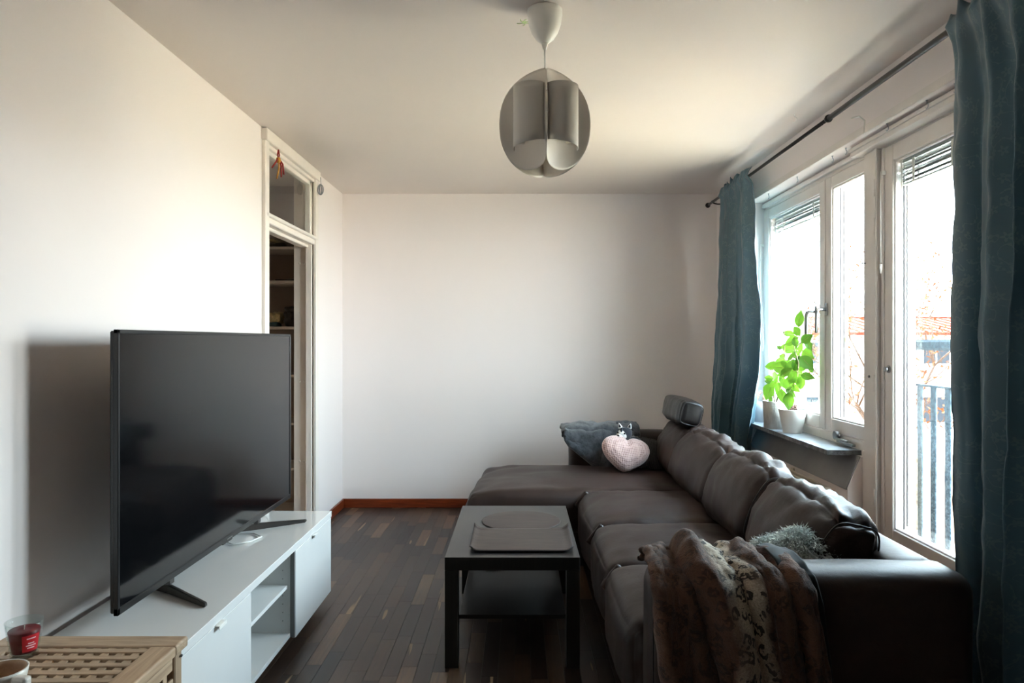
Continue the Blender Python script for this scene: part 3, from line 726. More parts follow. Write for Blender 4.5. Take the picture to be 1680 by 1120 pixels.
c1 = curtain('curtain', 'teal damask curtain gathered at the far left end of the rod', (4.46, 5.10), (4.52, 5.34), 5, 2.425, .05, .040, 2, -.0,
             edge=lambda v: (-.11*math.exp(-((v-.44)/.17)**2)+.13*min(1, max(0, (v-.56)/.18)), .0))
c2 = curtain('curtain', 'wide dark teal damask curtain hanging at the right edge of the picture', (1.30, 2.38), (1.15, 2.34), 8, 2.435, .03, .042, 9, .0)
for c_, y0, y1 in ((c1, 4.48, 5.08), (c2, 1.3, 2.37)):
    pass

# ------------------------------------------------------------------ pendant lamp
LX, LY = .088, 2.50
lamp = thing('pendant_lamp', 'white pendant lamp with curved petal shade under the ceiling', 'lamp', (LX, LY, ZC))
L('canopy', [(0, 0), (.056, 0), (.0615, -.004), (.0615, -.022), (.057, -.052), (.047, -.082), (.033, -.104), (.018, -.116), (.010, -.120), (0, -.121)], M['white_plastic'], lamp, 48)
L('cord_grip', [(0, -.117), (.011, -.117), (.010, -.126), (.0065, -.142), (0, -.143)], M['white_plastic'], lamp, 20)
T('cord', [(0, 0, -.14), (.001, 0, -.30)], .0022, M['cable'], lamp, 8)
T('lamp_holder', [(0, 0, -.29), (0, 0, -.36)], .018, M['white_plastic'], lamp, 20)
L('bulb', [(0, -.355), (.012, -.36), (.016, -.375), (.030, -.405), (.032, -.425), (.024, -.448), (0, -.458)], M['white_plastic'], lamp, 24)
RS, ZM, HZ = .162, -.409, .177
def sheet(u, v):
    t = (.018+u*.967)*PI/2; c = (2*u-1)*.94
    xq = min(1, abs(-RS+RS*math.sin(t))/RS); hh = HZ*max(0, 1-xq**2.4)**(1/2.1)*(1-.22*((-RS+RS*math.cos(t))/RS)**2)
    sF = (1-u)*.94*RS*PI/2; rc = .030                       # rounded corner beside the seam
    if sF < rc: hh -= rc-math.sqrt(max(0, rc*rc-(rc-sF)**2))
    w = 2*v-1
    bow = .0+.012*(1-w*w)
    x = -RS+RS*math.sin(t); y = -RS+RS*math.cos(t)
    # concave arc swings from pointing sideways to pointing at the viewer; slight egg shape
    return Vector((x-bow*.3, y-bow*.3, ZM+w*hh))
def stab(u, v):
    # tab pushed out of the sheet, curling back to its free edge
    a = PI*u
    p0 = Vector((-.006, -.128)); p1 = Vector((-.106, -.080)); c = (p0+p1)/2; ax = (p1-p0)/2; nrm = Vector((-.42, -.90)).normalized()*.046
    p = c-ax*math.cos(a)+nrm*math.sin(a)
    z = ZM+.104-.190*v - (.026*u if v > .5 else 0)
    return Vector((p.x, p.y, z))
for k in range(4):
    # clip the hole out of the sheet behind the tab by leaving faces out
    bm = grid_surface(44, 40, sheet)
    dele = []
    for f in bm.faces:
        c = f.calc_center_median()
        if ZM-.070 < c.z < ZM+.098 and -.106 < c.x < -.012: dele.append(f)
    bmesh.ops.delete(bm, geom=dele, context='FACES')
    bmesh.ops.remove_doubles(bm, verts=bm.verts, dist=1e-5)
    # mirrored for alternate panels so that the tabs face each other in pairs
    mir = k % 2 == 1
    if mir: bmesh.ops.transform(bm, matrix=Matrix.Scale(-1, 4, (1, 0, 0)), verts=bm.verts)
    ang = {0: 0, 1: 0, 2: PI, 3: PI}[k]
    o = link(bm, 'shade_panel', M['shade'], lamp, smooth=True); o.rotation_euler = (0, 0, ang); solid(o, .0012)
    bm = grid_surface(20, 8, stab)
    if mir: bmesh.ops.transform(bm, matrix=Matrix.Scale(-1, 4, (1, 0, 0)), verts=bm.verts)
    t_ = link(bm, 'tab', M['shade'], o, smooth=True); solid(t_, .0012)
# green sticker by the canopy
bm = bmesh.new(); box(bm, (-.008, -.010, -.0015), (.008, .010, 0), .0005)
for a in (-2.4, -1.6, -.6, .5, 1.4, 2.5): tube(bm, [(0, 0, -.001), (.018*math.cos(a), .018*math.sin(a), -.001), (.028*math.cos(a+.35), .028*math.sin(a+.35), -.001)], .0013, 5)
o = link(bm, 'ceiling_sticker', M['spider'], loc=(LX-.072, 2.60, ZC)); tag(o, 'tiny pale green sticker on the ceiling beside the lamp', 'sticker')

# ------------------------------------------------------------------ television bench
BX0, BX1, BY0, BY1, BZ = -1.379, -.966, 1.95, 3.61, .46
b = thing('tv_bench', 'long glossy white television bench with two doors and open shelves', 'cabinet', (0, 0, 0))
B('top_panel', (BX0, BY0, BZ-.030), (BX1+.004, BY1+.004, BZ), M['white_gloss'], b, .0015)
B('bottom_panel', (BX0, BY0, .060), (BX1-.018, BY1, .078), M['white_matt'], b, .001)
yA, yB2 = 2.541, 3.037
for y in (BY0, yA-.008, yB2-.008, BY1-.016): B('side_panel', (BX0, y, .078), (BX1-.018, y+.016, BZ-.030), M['white_matt'], b, .001)
B('back_panel', (BX0, BY0+.01, .078), (BX0+.006, BY1-.01, BZ-.030), M['white_matt'], b)
B('shelf', (BX0+.01, yA+.010, .268), (BX1-.030, yB2-.010, .284), M['white_matt'], b, .001)
for y0, y1 in ((BY0-.0, yA-.002), (yB2+.006, BY1+.002)):
    d = B('door', (BX1-.017, y0, .052), (BX1+.001, y1, BZ-.034), M['white_gloss'], b, .0015)
    ym = (y0+y1)/2+ (.02 if y0 < 2.5 else -.02)
    bm = bmesh.new(); box(bm, (BX1-.016, ym-.028, BZ-.0355), (BX1+.016, ym+.028, BZ-.0335), .0006); box(bm, (BX1+.014, ym-.028, BZ-.046), (BX1+.0165, ym+.028, BZ-.0345), .0006)
    link(bm, 'handle', M['white_gloss'] if y0 > 2.5 else M['white_plastic'], d)
B('edge_strip', (BX1-.017, yB2-.010, .060), (BX1-.0165+.017, yB2+.004, BZ-.034), M['grey_gap'], b)
bm = bmesh.new(); tube(bm, [(0, .0005, 0), (0, -.0010, 0)], .0022, 8)
pin_me = bpy.data.meshes.new('shelf_pin_hole'); bm.to_mesh(pin_me); bm.free(); pin_me.materials.append(M['grey_gap'])
for i in range(8):
    for x in (BX1-.05, BX0+.06):
        o = bpy.data.objects.new('shelf_pin_hole', pin_me); COL.objects.link(o); o.parent = b; o.location = (x, yB2-.0085, .13+i*.036)
for y in (BY0+.1, yA, yB2, BY1-.1):
    for x in (BX0+.06, BX1-.09):
        L('leg', [(0, 0), (.018, 0), (.020, .06), (0, .06)], M['grey_gap'], b, 16, loc=(x, y, 0))

# television
tvx = -1.19; TY0, TY1, TZ0, TZ1 = 2.09, 3.67, .515, 1.363
tv = thing('television', 'large black flat screen television on the white bench', 'television', (tvx, (TY0+TY1)/2, BZ))
hy = (TY1-TY0)/2; z0, z1 = TZ0-BZ, TZ1-BZ
B('back_shell', (-.026, -hy+.004, z0+.004), (-.006, hy-.004, z1-.004), M['tv_body'], tv, .004)
B('rear_bulge', (-.075, -hy+.25, z0+.03), (-.024, hy-.25, z0+.50), M['tv_body'], tv, .015, 3)
bw = .012
boxes('bezel', [((-.012, -hy, z0), (.002, hy, z0+.022)), ((-.012, -hy, z1-bw), (.002, hy, z1)), ((-.012, -hy, z0), (.002, -hy+bw, z1)), ((-.012, hy-bw, z0), (.002, hy, z1))], M['tv_body'], tv, .0015)
scr = B('screen', (-.009, -hy+bw*.7, z0+.016), (-.0012, hy-bw*.7, z1-bw*.7), M['tv_screen'], tv)
B('maker_mark', (.0018, -.010, z0+.006), (.0028, .040, z0+.011), M['steel'], tv)
B('sensor_bump', (-.010, -.045, z0-.006), (.001, .045, z0+.001), M['tv_body'], tv, .002)
def foot(y0, y1, sgn):
    bm = bmesh.new()
    # blade running forward and outward, sloping down to the tip
    P = [(-.14, y0-.5*(y1-y0)-.0, .0), (-.02, y0, 0), (.165, y1, 0)]
    hgt = [.010, .030, .014]
    vs = []
    for (x, y, _), h in zip(P, hgt):
        vs.append([bm.verts.new((x+dx, y+dy, z)) for dx, dy, z in ((0, -.011, .0), (0, .011, 0), (0, .009, h), (0, -.009, h))])
    for a, c in zip(vs, vs[1:]):
        for k in range(4): bm.faces.new((a[k], a[(k+1) % 4], c[(k+1) % 4], c[k]))
    bm.faces.new(vs[0][::-1]); bm.faces.new(vs[-1])
    bmesh.ops.recalc_face_normals(bm, faces=bm.faces)
    bmesh.ops.bevel(bm, geom=list(bm.edges), offset=.003, segments=2, affect='EDGES')
    box(bm, (-.035, y0-.018, .03), (-.010, y0+.018, z0+.02), .003)
    link(bm, 'foot', M['tv_foot'], tv)
cy = (TY0+TY1)/2
foot(2.44-cy, 2.31-cy, -1); foot(3.26-cy, 3.39-cy, 1)
T('power_cable', [(-.10, .22, .07), (-.11, .20, .02), (-.08, .16, .006), (-.02, .12, .005), (.03, .17, .005), (.05, .24, .005), (.0, .29, .005), (-.10, .28, .005), (-.17, .30, .006)], .0032, M['cable'], tv, 8)
T('aerial_cable', [(-.06, .66, .30), (-.05, .70, .12), (-.10, .72, .03), (-.16, .73, .02)], .003, M['tv_body'], tv, 8)

# ------------------------------------------------------------------ lattice side table
HX0, HX1, HY0, HY1, HZt = -1.392, -.900, 1.425, 1.92, .53
hol = thing('lattice_table', 'acacia wood side table with a lattice top in the lower left corner', 'table', (0, 0, 0))
bw = .068; th = .028
for nm, a, c, m in (('frame_board', (HX0, HY1-bw, HZt-th), (HX1, HY1, HZt), 'acacia_x'), ('frame_board', (HX0, HY0, HZt-th), (HX1, HY0+bw, HZt), 'acacia_x'),
                    ('frame_board', (HX0, HY0+bw, HZt-th), (HX0+bw, HY1-bw, HZt), 'acacia_y'), ('frame_board', (HX1-bw, HY0+bw, HZt-th), (HX1, HY1-bw, HZt), 'acacia_y')):
    B(nm, a, c, M[m], hol, .006, 3)
ns = 9; ix0, ix1, iy0, iy1 = HX0+bw, HX1-bw, HY0+bw, HY1-bw; pit = (ix1-ix0)/ns; sw = .0215
for k in range(ns-0):
    y = iy0+(k+.5)*(iy1-iy0)/ns
    B('slat', (ix0-.006, y-sw/2, HZt-.012), (ix1+.006, y+sw/2, HZt-.002), M['acacia_x'], hol, .0015)
    x = ix0+(k+.5)*pit
    B('cross_slat', (x-sw/2, iy0-.006, HZt-.022), (x+sw/2, iy1+.006, HZt-.005), M['acacia_y'], hol, .0015)
for x in (HX0+.012, HX1-.050):
    for y in (HY0+.012, HY1-.050):
        B('leg', (x, y, 0), (x+.038, y+.038, HZt-th), M['acacia_z'], hol, .003)
for x in (HX0+.020, HX1-.036):
    for z in (.10, HZt-th-.045): B('side_rail', (x, HY0+.05, z), (x+.018, HY1-.05, z+.042), M['acacia_y'], hol, .002)
    for k in range(8):
        y = HY0+.07+k*.0475; B('side_slat', (x+.005, y, .142), (x+.013, y+.022, HZt-th-.045), M['acacia_z'], hol, .001)
    for k in range(6):
        z = .165+k*.050; B('side_cross_slat', (x+.0135, HY0+.052, z), (x+.0205, HY1-.052, z+.022), M['acacia_y'], hol, .001)
for y in (HY0+.020, HY1-.036):
    for z in (.10, HZt-th-.045): B('end_rail', (HX0+.05, y, z), (HX1-.05, y+.018, z+.042), M['acacia_x'], hol, .002)
    for k in range(8):
        x = HX0+.07+k*.0475; B('end_slat', (x, y+.005, .142), (x+.022, y+.013, HZt-th-.045), M['acacia_z'], hol, .001)
T('bolt', [(HX1-.012, HY1-.022, HZt-.045), (HX1-.007, HY1-.022, HZt-.045)], .004, M['steel'], hol, 10)

# candle in a glass
cn = thing('candle_jar', 'dark red candle in a clear glass on the lattice table', 'candle', (-1.262, 1.80, HZt-.002))
L('glass_jar', [(0, 0), (.028, 0), (.031, .004), (.0315, .010), (.041, .078), (.0425, .090), (.0405, .090), (.0392, .078), (.029, .012), (.020, .009), (0, .009)], M['jar_glass'], cn, 48)
L('wax', [(0, .0125), (.0265, .0125), (.0355, .066), (.034, .0680), (.012, .0665), (0, .0665)], M['wax'], cn, 40)
T('wick', [(0, 0, .066), (.001, 0, .078)], .0012, M['wick'], cn, 8)
def curved_label(name, r0, r1, z0, z1, a0, a1, mat, parent, n=10):
    bm = grid_surface(n, 2, lambda u, v: Vector(((r0+(r1-r0)*v)*math.cos(a0+(a1-a0)*u), (r0+(r1-r0)*v)*math.sin(a0+(a1-a0)*u), z0+(z1-z0)*v)))
    return link(bm, name, mat, parent, smooth=True)
lb = curved_label('paper_label', .0338, .0398, .020, .062, R(-62), R(-2), M['label_red'], cn)
for i, (z, w) in enumerate(((.052, .7), (.040, .5), (.034, .8), (.028, .6))):
    r = .0338+.006*(z-.02)/.042
    curved_label('label_print', r+.0005, r+.0006, z, z+.0028, R(-32-22*w), R(-32+22*w), M['label_ink'], lb, 6)

# mug
mg = thing('coffee_mug', 'cream mug with a brown spiral on its square handle, lower left corner', 'mug', (-1.112, 1.515, HZt-.002))
L('body', [(0, 0), (.026, 0), (.030, .003), (.040, .045), (.049, .088), (.0505, .098), (.0475, .098), (.045, .088), (.036, .045), (.026, .008), (0, .007)], M['mug'], mg, 48)
L('coffee_ring', [(.0352, .046), (.0445, .088), (.0470, .0975), (.0462, .0978), (.0440, .088), (.0345, .046)], M['coffee'], mg, 48)
L('coffee', [(0, .030), (.031, .030), (.0312, .0305), (0, .0305)], M['coffee'], mg, 40)
bm = bmesh.new(); box(bm, (-.016, -.010, -.030), (.020, .010, .034), .006, seg=3)
hd = link(bm, 'handle', M['mug'], mg, loc=(.060, -.026, .062), rot=(0, 0, R(-8)))
pts = [(.0012*k/1.6*math.cos(k*.55)*.62, 0, .0012*k/1.6*math.sin(k*.55)*.8) for k in range(2, 26)]
pts += [(pts[-1][0]+.001, 0, pts[-1][2]-.006)]
T('spiral', [(x+.002, -.0103, z+.004) for x, _, z in pts], .0007, M['mug_ink'], hd, 6)

# ------------------------------------------------------------------ corner sofa
sofa = thing('corner_sofa', 'dark brown leather corner sofa with a chaise below the windows', 'sofa', (0, 0, 0))
LE = M['leather']
def ridged(p, s, a=(1, 1, 1)):
    q = Vector((p[0]*a[0], p[1]*a[1], p[2]*a[2]))*s
    return (1-abs(noise.noise(q)))**3
def put(bm, name, c, mat=LE, ry=0, rz=0, rx=0, parent=sofa):
    return link(bm, name, mat, parent, loc=c, rot=(rx, ry, rz))
# near arm, far arm, back frame, bases
put(soft_box(.46, .103, .315, .055, 30, (0, .006, .006), .003, 3, seed=1), 'armrest', (.833, 2.083, .352))
put(soft_box(.47, .10, .325, .05, 30, (0, .006, .006), .003, 3, seed=2), 'armrest', (.82, 5.05, .362))
put(soft_box(.085, 1.42, .305, .045, 44, (0, 0, .004), .002, 3, seed=3), 'back_frame', (1.205, 3.57, .352))
B('base', (.42, 2.17, .05), (1.26, 4.12, .30), M['leather'], sofa, .02, 2)
B('chaise_base', (-.26, 4.13, .05), (1.26, 4.95, .30), M['leather'], sofa, .02, 2)
for x, y in ((.44, 2.03), (1.2, 2.03), (-.2, 4.2), (-.2, 4.88), (1.2, 4.95), (.45, 4.2)):
    L('foot', [(0, 0), (.022, 0), (.026, .05), (0, .05)], M['blackwood'], sofa, 16, loc=(x, y, 0))
B('arm_seam', (.372, 1.9785, .30), (.375, 1.982, .62), M['piping'], sofa)
# seat cushions
def seat_wr(sd):
    def f(P, w, n):
        if n.z < .2 and n.x > -.2: return 0
        edge = abs(w.y)**5
        return -.016*edge*ridged((P.x+sd, P.y, P.z), 6, (1, .5, 1)) - .004*ridged((P.x+sd, P.y, P.z), 9, (1.2, .6, 1)) + .006*fbm((P.x, P.y, sd), 4)
    return f
def seat_def(hx):
    def d(P, w):
        # front lip falls over the edge and bulges forward
        k = max(0, -w.x-.55)/.45
        P.z -= .030*k*k; P.x -= .012*(1-w.y**2)*(1 if w.x < 0 else 0)
        return P
    return d
for (y0, y1, sd) in ((2.165, 2.735, 1), (2.725, 3.335, 2), (3.325, 4.06, 3)):
    put(soft_box(.345, (y1-y0)/2, .125, .055, 34, (.0, .004, .030), .003, 4, seat_wr(sd*3.1), sd, seat_def(.345)), 'seat_cushion', (.672, (y0+y1)/2, .352))
    # tucked fold at the front far corner, as on a fitted leather cover
    bm = soft_box(.045, .012, .055, .011, 12, (0, 0, 0), .003, 20, seed=sd); put(bm, 'corner_fold', (.375, y1-.022, .405), ry=R(38))
def ch_wr(P, w, n):
    return (-.010*ridged((P.x, P.y, P.z), 3.2, (.6, 1.6, 1)) + .008*fbm((P.x, P.y, 4), 2.2) - .012*abs(w.x)**6*ridged((P.x, P.y, P.z), 7)) if n.z > .2 or n.y < -.2 else .004*fbm(P, 5)
put(soft_box(.66, .46, .125, .06, 44, (0, .012, .022), .003, 4, ch_wr, 8, lambda P, w: Vector((P.x+(.03*(w.y) if w.x < -.6 else 0), P.y, P.z-.02*max(0, -w.x-.7)/.3))), 'chaise_cushion', (.365, 4.505, .345))
# back cushions
def back_wr(sd, am=.010):
    def f(P, w, n):
        top = max(0, w.z)**2
        d = -am*ridged((P.x, P.y*1.0+P.z*.9+sd, P.z), 6.5, (1, 1.1, .55))*(.35+top)
        d -= .009*ridged((P.x+sd, P.y-P.z*.8, P.z), 17, (1, 1.2, .5))*(.35+top)
        d -= .010*(abs(w.y)**6)*ridged((P.x, P.y+sd, P.z*.5), 14)
        return d + .006*fbm((P.x+sd, P.y, P.z), 4)
    return f
def back_def(drop=.03):
    def d(P, w):
        P.x += .02*w.z                         # thinner at the top
        if w.z > 0: P.x -= (.030*w.z)*(1 if P.x > 0 else -1)*min(1, abs(P.x)/.1)
        P.z -= drop*abs(w.y)**3*max(0, w.z)     # ears drop at the ends
        P.z -= .015*(w.y+1)*0
        return P
    return d
cush = [(2.255, 2.895, 1.050, .628, .165, 4), (2.885, 3.555, 1.050, .640, .175, 7), (3.540, 4.395, 1.062, .640, .172, 11), (4.385, 4.945, 1.080, .640, .175, 15)]
for (y0, y1, x, z, hz, sd) in cush:
    o = put(soft_box(.115, (y1-y0)/2, hz, .060, 36, (.042, .010, .026), .004, 4, back_wr(sd, .017), sd, back_def()), 'back_cushion', (x, (y0+y1)/2, z), ry=R(13))
    hy_ = (y1-y0)/2
    pts = []
    for k in range(29):
        a = 2*PI*k/28; cx, cz = math.cos(a), math.sin(a)
        sgn = lambda q: (1 if q > 0 else -1)
        pz = sgn(cz)*abs(cz)**.42*(hz-.022); pts.append((sgn(cx)*abs(cx)**.42*(.098-.026*max(0, pz/hz))+.02*pz/hz, -hy_+.020, pz-.034*max(0, pz/hz)))
    bm = bmesh.new(); tube(bm, pts, .0032, 6, cap=False); link(bm, 'end_piping', M['piping'], o)
# headrest on the far cushion
hr = put(soft_box(.076, .290, .080, .034, 34, (.008, .004, .008), .004, 6, lambda P, w, n: -.010*ridged((P.x, P.y, P.z), 12, (.5, 1.4, .5))*(.3+abs(w.y)**3)-.008*abs(w.y)**5, 21), 'headrest', (1.062, 4.655, .872), M['leather_dark'], ry=R(14))
pts = [(.066*math.copysign(abs(math.cos(2*PI*k/28))**.45, math.cos(2*PI*k/28)), -.283, .066*math.copysign(abs(math.sin(2*PI*k/28))**.45, math.sin(2*PI*k/28))) for k in range(29)]
bm = bmesh.new(); tube(bm, pts, .003, 6, cap=False); link(bm, 'end_piping', M['piping'], hr)
for y in (4.5, 4.78): T('headrest_bar', [(1.13, y, .80), (1.16, y, .60)], .006, M['steel'], sofa, 8)

# ------------------------------------------------------------------ coffee table
ct = thing('coffee_table', 'black square legged coffee table with a lower shelf on the parquet', 'table', (-.031, 3.32, 0))
B('table_top', (-.275, -.45, .397), (.275, .45, .45), M['blackwood'], ct, .0015)
for sx in (-1, 1):
    for sy in (-1, 1): B('leg', (sx*.275-sx*.0005, sy*.4495, 0), (sx*.220, sy*.395, .3965), M['blackwood'], ct, .0012)
B('lower_shelf', (-.222, -.397, .180), (.222, .397, .197), M['blackwood'], ct, .0012)
# place mats
bm = bmesh.new()
rr_, nn = .192, 64
for rI in range(1):
    lathe(bm, [(0, 0), (rr_-.004, 0), (rr_, .001), (rr_, .003), (rr_-.006, .0042), (rr_*.6, .0040), (0, .0040)], nn)
o = link(bm, 'round_placemat', [M['placemat']], loc=(.006, 3.450, .4502)); tag(o, 'round dark brown leather place mat on the coffee table', 'placemat')
def mat_fn(u, v):
    x = (u-.5)*.438; y = (v-.5)*.350
    # rounded near corners
    rc = .035; dx = abs(x)-(.219-rc); dy = -y-(.175-rc)
    if dx > 0 and dy > 0:
        l = math.hypot(dx, dy)
        mlen = max(dx, dy)
        if l > 0: x = math.copysign(.219-rc+dx*mlen/l, x); y = -(.175-rc+dy*mlen/l)
    e = abs(u-.5)*2; z = .002+.017*max(0, (e-.86)/.14)**1.6*(.35+.65*v) + .010*max(0, (v-.92)/.08)**1.5*e**4+.008*e**10*(1-v)**6
    return Vector((x, y, z))
bm = grid_surface(44, 24, mat_fn); o = link(bm, 'rectangular_placemat', [M['placemat'], M['placemat_edge']], loc=(.007, 3.105, .4545)); solid(o, .0038, 1); o.modifiers['thickness'].material_offset_rim = 1
tag(o, 'rectangular brown leather place mat with curled corners on the coffee table', 'placemat')
ds_ = L('glass_dish', [(0, 0), (.036, 0), (.050, .030), (.052, .045), (.049, .045), (.046, .030), (.034, .006), (0, .006)], M['teal_glass'], None, 32, loc=(-.135, 3.60, .1975)); tag(ds_, 'small smoky glass dish on the lower shelf of the coffee table', 'dish')

# ------------------------------------------------------------------ soft things on the sofa
def interp(path, t):
    n = len(path)-1; k = min(int(t*n), n-1); f = t*n-k
    f = f*f*(3-2*f) if False else f
    return tuple(path[k][i]*(1-f)+path[k+1][i]*f for i in range(len(path[0])))
# arc-length sampled path over the near arm (Y, Z)
raw = [(2.222, .640), (2.219, .652), (2.213, .668), (2.20, .680), (2.13, .690), (2.05, .688), (1.99, .676), (1.957, .640), (1.945, .54), (1.935, .42), (1.93, .30), (1.93, .18), (1.93, .12)]
def throw_pt(u, v, lift=0.0):
    y, z = interp(raw, v)
    top = math.exp(-((v-.36)/.16)**2); hang = max(0, (v-.50)/.50)
    xl = .368+.070*hang; xr = .790+.125*hang
    x = xl+(xr-xl)*u + .012*math.sin(v*7+u*5) + .010*fbm((u*3, v*5, 9), 1.5)
    # main folds: long and roughly vertical
    f1 = math.exp(-((u-.36-.10*hang)/.10)**2); f2 = math.exp(-((u-.70-.03*hang)/.09)**2); f3 = math.exp(-((u-.06)/.07)**2)
    g1 = math.exp(-((u-.24-.12*hang)/.035)**2); g2 = math.exp(-((u-.56-.03*hang)/.04)**2); g3 = math.exp(-((u-.84)/.03)**2)
    d = .034*f1+.020*f2+.010*f3-.018*g1-.018*g2-.012*g3
    d += .007*math.sin(u*38+2.5*math.sin(v*4+u*3)) + .016*fbm((u*5, v*3.5, 3), 1.7)-.014*ridged((u*2.2+.5*v, v*1.0, 2.), 2.6)*(.4+hang)
    z += top*(d*1.0+.006) ; y -= (d*.95+.004)*(1-top)*(1 if v > .36 else -.3)
    z += top*.018*math.exp(-((u-.36)/.12)**2)
    if v < .3: z += .012*fbm((u*6, v*6, 1), 1)
    # thick rolled left border
    if u < .04: q = (.04-u)/.04; z -= .014*q*q*top; y += .012*q*q*(1-top)*(1 if v > .36 else 0)
    nrm = Vector((0, -(1-top), top)).normalized()
    return Vector((x, y, z))+nrm*lift
bm = grid_surface(90, 130, throw_pt, uvfn=lambda u, v: (u*.9+.0, v*1.4))
# uv.x in 0..0.9: cream stripe sits at .38-.58
thr = link(bm, 'fur_throw', M['leopard']); solid(thr, .010, -1); tag(thr, 'brown leopard spotted faux fur throw hanging over the sofa armrest', 'throw')
# pile
rr = random.Random(11); bm = bmesh.new(); uvl = bm.loops.layers.uv.new('UVMap')
for _ in range(52000):
    u, v = rr.random(), rr.uniform(.12, .97)
    p = throw_pt(u, v); e = .006; du = throw_pt(min(1, u+e), v)-throw_pt(max(0, u-e), v); dv = throw_pt(u, min(1, v+e))-throw_pt(u, max(0, v-e))
    n = du.cross(dv).normalized()
    if n.dot(Vector((0, -1, .6))) < 0: n = -n
    dvn = dv.normalized(); dun = du.normalized()
    ln = rr.uniform(.006, .013); d = (n*.55+dvn*.8+dun*rr.uniform(-.5, .5)).normalized()
    side = d.cross(n).normalized()*.0011
    tip = p+d*ln; vs = [bm.verts.new(q) for q in (p-side, p+side, tip)]
    f = bm.faces.new(vs)
    for lp in f.loops: lp[uvl].uv = (u*.9, v*1.4)
o = link(bm, 'fur_pile', M['leopard'], thr); o['kind'] = 'stuff'
# dark lining turned out at the right side
def lin(u, v):
    y, z = interp([(2.20, .690), (2.12, .700), (2.04, .692), (1.985, .665), (1.966, .60), (1.964, .5), (1.962, .4), (1.960, .30)], v)
    hang = max(0, v-.35); return Vector((.735+.085*u+.085*hang, y-.004*math.sin(u*9)-.003, z+.006*math.sin(u*5+v*3)*(1 if v < .4 else 0)))
bm = grid_surface(20, 40, lin); o = link(bm, 'velvet_lining', M['lining'], thr, smooth=True); solid(o, .006, -1)

# shaggy cushion
shc = thing('shaggy_cushion', 'pale grey shaggy cushion on the seat behind the near armrest', 'cushion', (.925, 2.335, .612))
put(soft_box(.135, .042, .062, .04, 18, (.01, .02, .012), .006, 6, seed=5, deform=lambda P, w: Vector((P.x, P.y, P.z-.035*max(0, P.x)/.15))), 'core', (0, 0, 0), M['shaggy'], parent=shc)
rr = random.Random(4); bm = bmesh.new()
for _ in range(5200):
    th_, ph_ = rr.uniform(0, 2*PI), rr.uniform(-.35, 1)
    cz = ph_; cr = math.sqrt(max(0, 1-cz*cz)); w = Vector((math.cos(th_)*cr, math.sin(th_)*cr, cz))
    lump = .86+.14*math.sin(w.x*5+1)
    p = Vector((w.x*.160, w.y*.080, w.z*.085*lump - .030*max(0, w.x)))
    n = Vector((w.x/.16, w.y/.08, w.z/.085)).normalized()
    d = (n+Vector((rr.uniform(-.8, .8), rr.uniform(-.8, .8), rr.uniform(-.6, .5)))).normalized(); ln = rr.uniform(.022, .042)
    sd = d.cross(Vector((rr.uniform(-1, 1), rr.uniform(-1, 1), rr.uniform(-1, 1)))).normalized()
    q1 = p+d*ln*.55; q2 = q1+(d+Vector((0, 0, -.7))).normalized()*ln*.45; wd = .0021
    a = [bm.verts.new(p-sd*wd), bm.verts.new(p+sd*wd), bm.verts.new(q1+sd*wd), bm.verts.new(q1-sd*wd), bm.verts.new(q2)]
    bm.faces.new((a[0], a[1], a[2], a[3])); bm.faces.new((a[3], a[2], a[4]))
o = link(bm, 'shag_pile', M['shaggy'], shc); o['kind'] = 'stuff'

# grey plush blanket folded over the far armrest
def blk(u, v):
    # u across x, v from behind the arm over the top and down the front; length of the fall varies
    fall = .06+.26*min(1, max(0, (u-.05)/.42)) if u < .5 else .32-.06*(u-.5)
    pts = [(5.17, .60), (5.165, .69), (5.12, .715), (5.02, .722), (4.95, .705), (4.925, .665)]
    k = v*1.0
    if k < .55: y, z = interp(pts, k/.55)
    else: y = 4.925-.012*(k-.55)/.45; z = .665-(k-.55)/.45*fall*.72
    x = .305+.53*u
    if u < .12:
        q = 1-u/.12; z = z-.030*q*q if z > .69 else z+.02*q; x += -.012*(1-q)
    d = .010*fbm((u*3, v*2, 5), 2.2)+.006*math.sin((u*.8+v*.5)*22)
    y -= .016+d if k > .5 else 0; z += (d+.002) if k <= .6 else 0
    return Vector((x, y, z))
bm = grid_surface(50, 50, blk); gb = link(bm, 'plush_blanket', M['plush']); solid(gb, .028, -1)
sm = gb.modifiers.new('soft', 'SUBSURF'); sm.levels = sm.render_levels = 1
tag(gb, 'dark grey plush blanket folded over the far sofa armrest', 'blanket')
# hem roll along the falling edge
edge = [blk(u/20, 1.0)+Vector((0, -.008, .004)) for u in range(1, 13)]
bm = bmesh.new(); tube(bm, [blk(0.02, .62)+Vector((.0, -.006, 0))]+edge, [.016]+[.018]*12, 10); link(bm, 'folded_hem', M['plush'], gb, smooth=True)
bm = soft_box(.07, .035, .016, .014, 14, (0, 0, .01), .010, 14, seed=31); link(bm, 'bunched_corner', M['plush'], gb, loc=(.75, 5.03, .735), rot=(0, R(4), R(-8)))

# charcoal knit cushion
kn = put(soft_box(.190, .050, .120, .045, 26, (0, .045, 0), .004, 8, lambda P, w, n: -.03*(abs(w.x)*abs(w.z))**4, 12,
     lambda P, w: Vector((P.x*(1+.05*(abs(w.z)**3)), P.y*(1-.55*max(abs(w.x), abs(w.z))**4), P.z*(1+.05*abs(w.x)**3)))), 'knit_cushion', (.795, 4.785, .565), M['knit'], rx=R(-22), ry=R(11), parent=None)
tag(kn, 'charcoal ribbed knit cushion behind the pink heart', 'cushion')

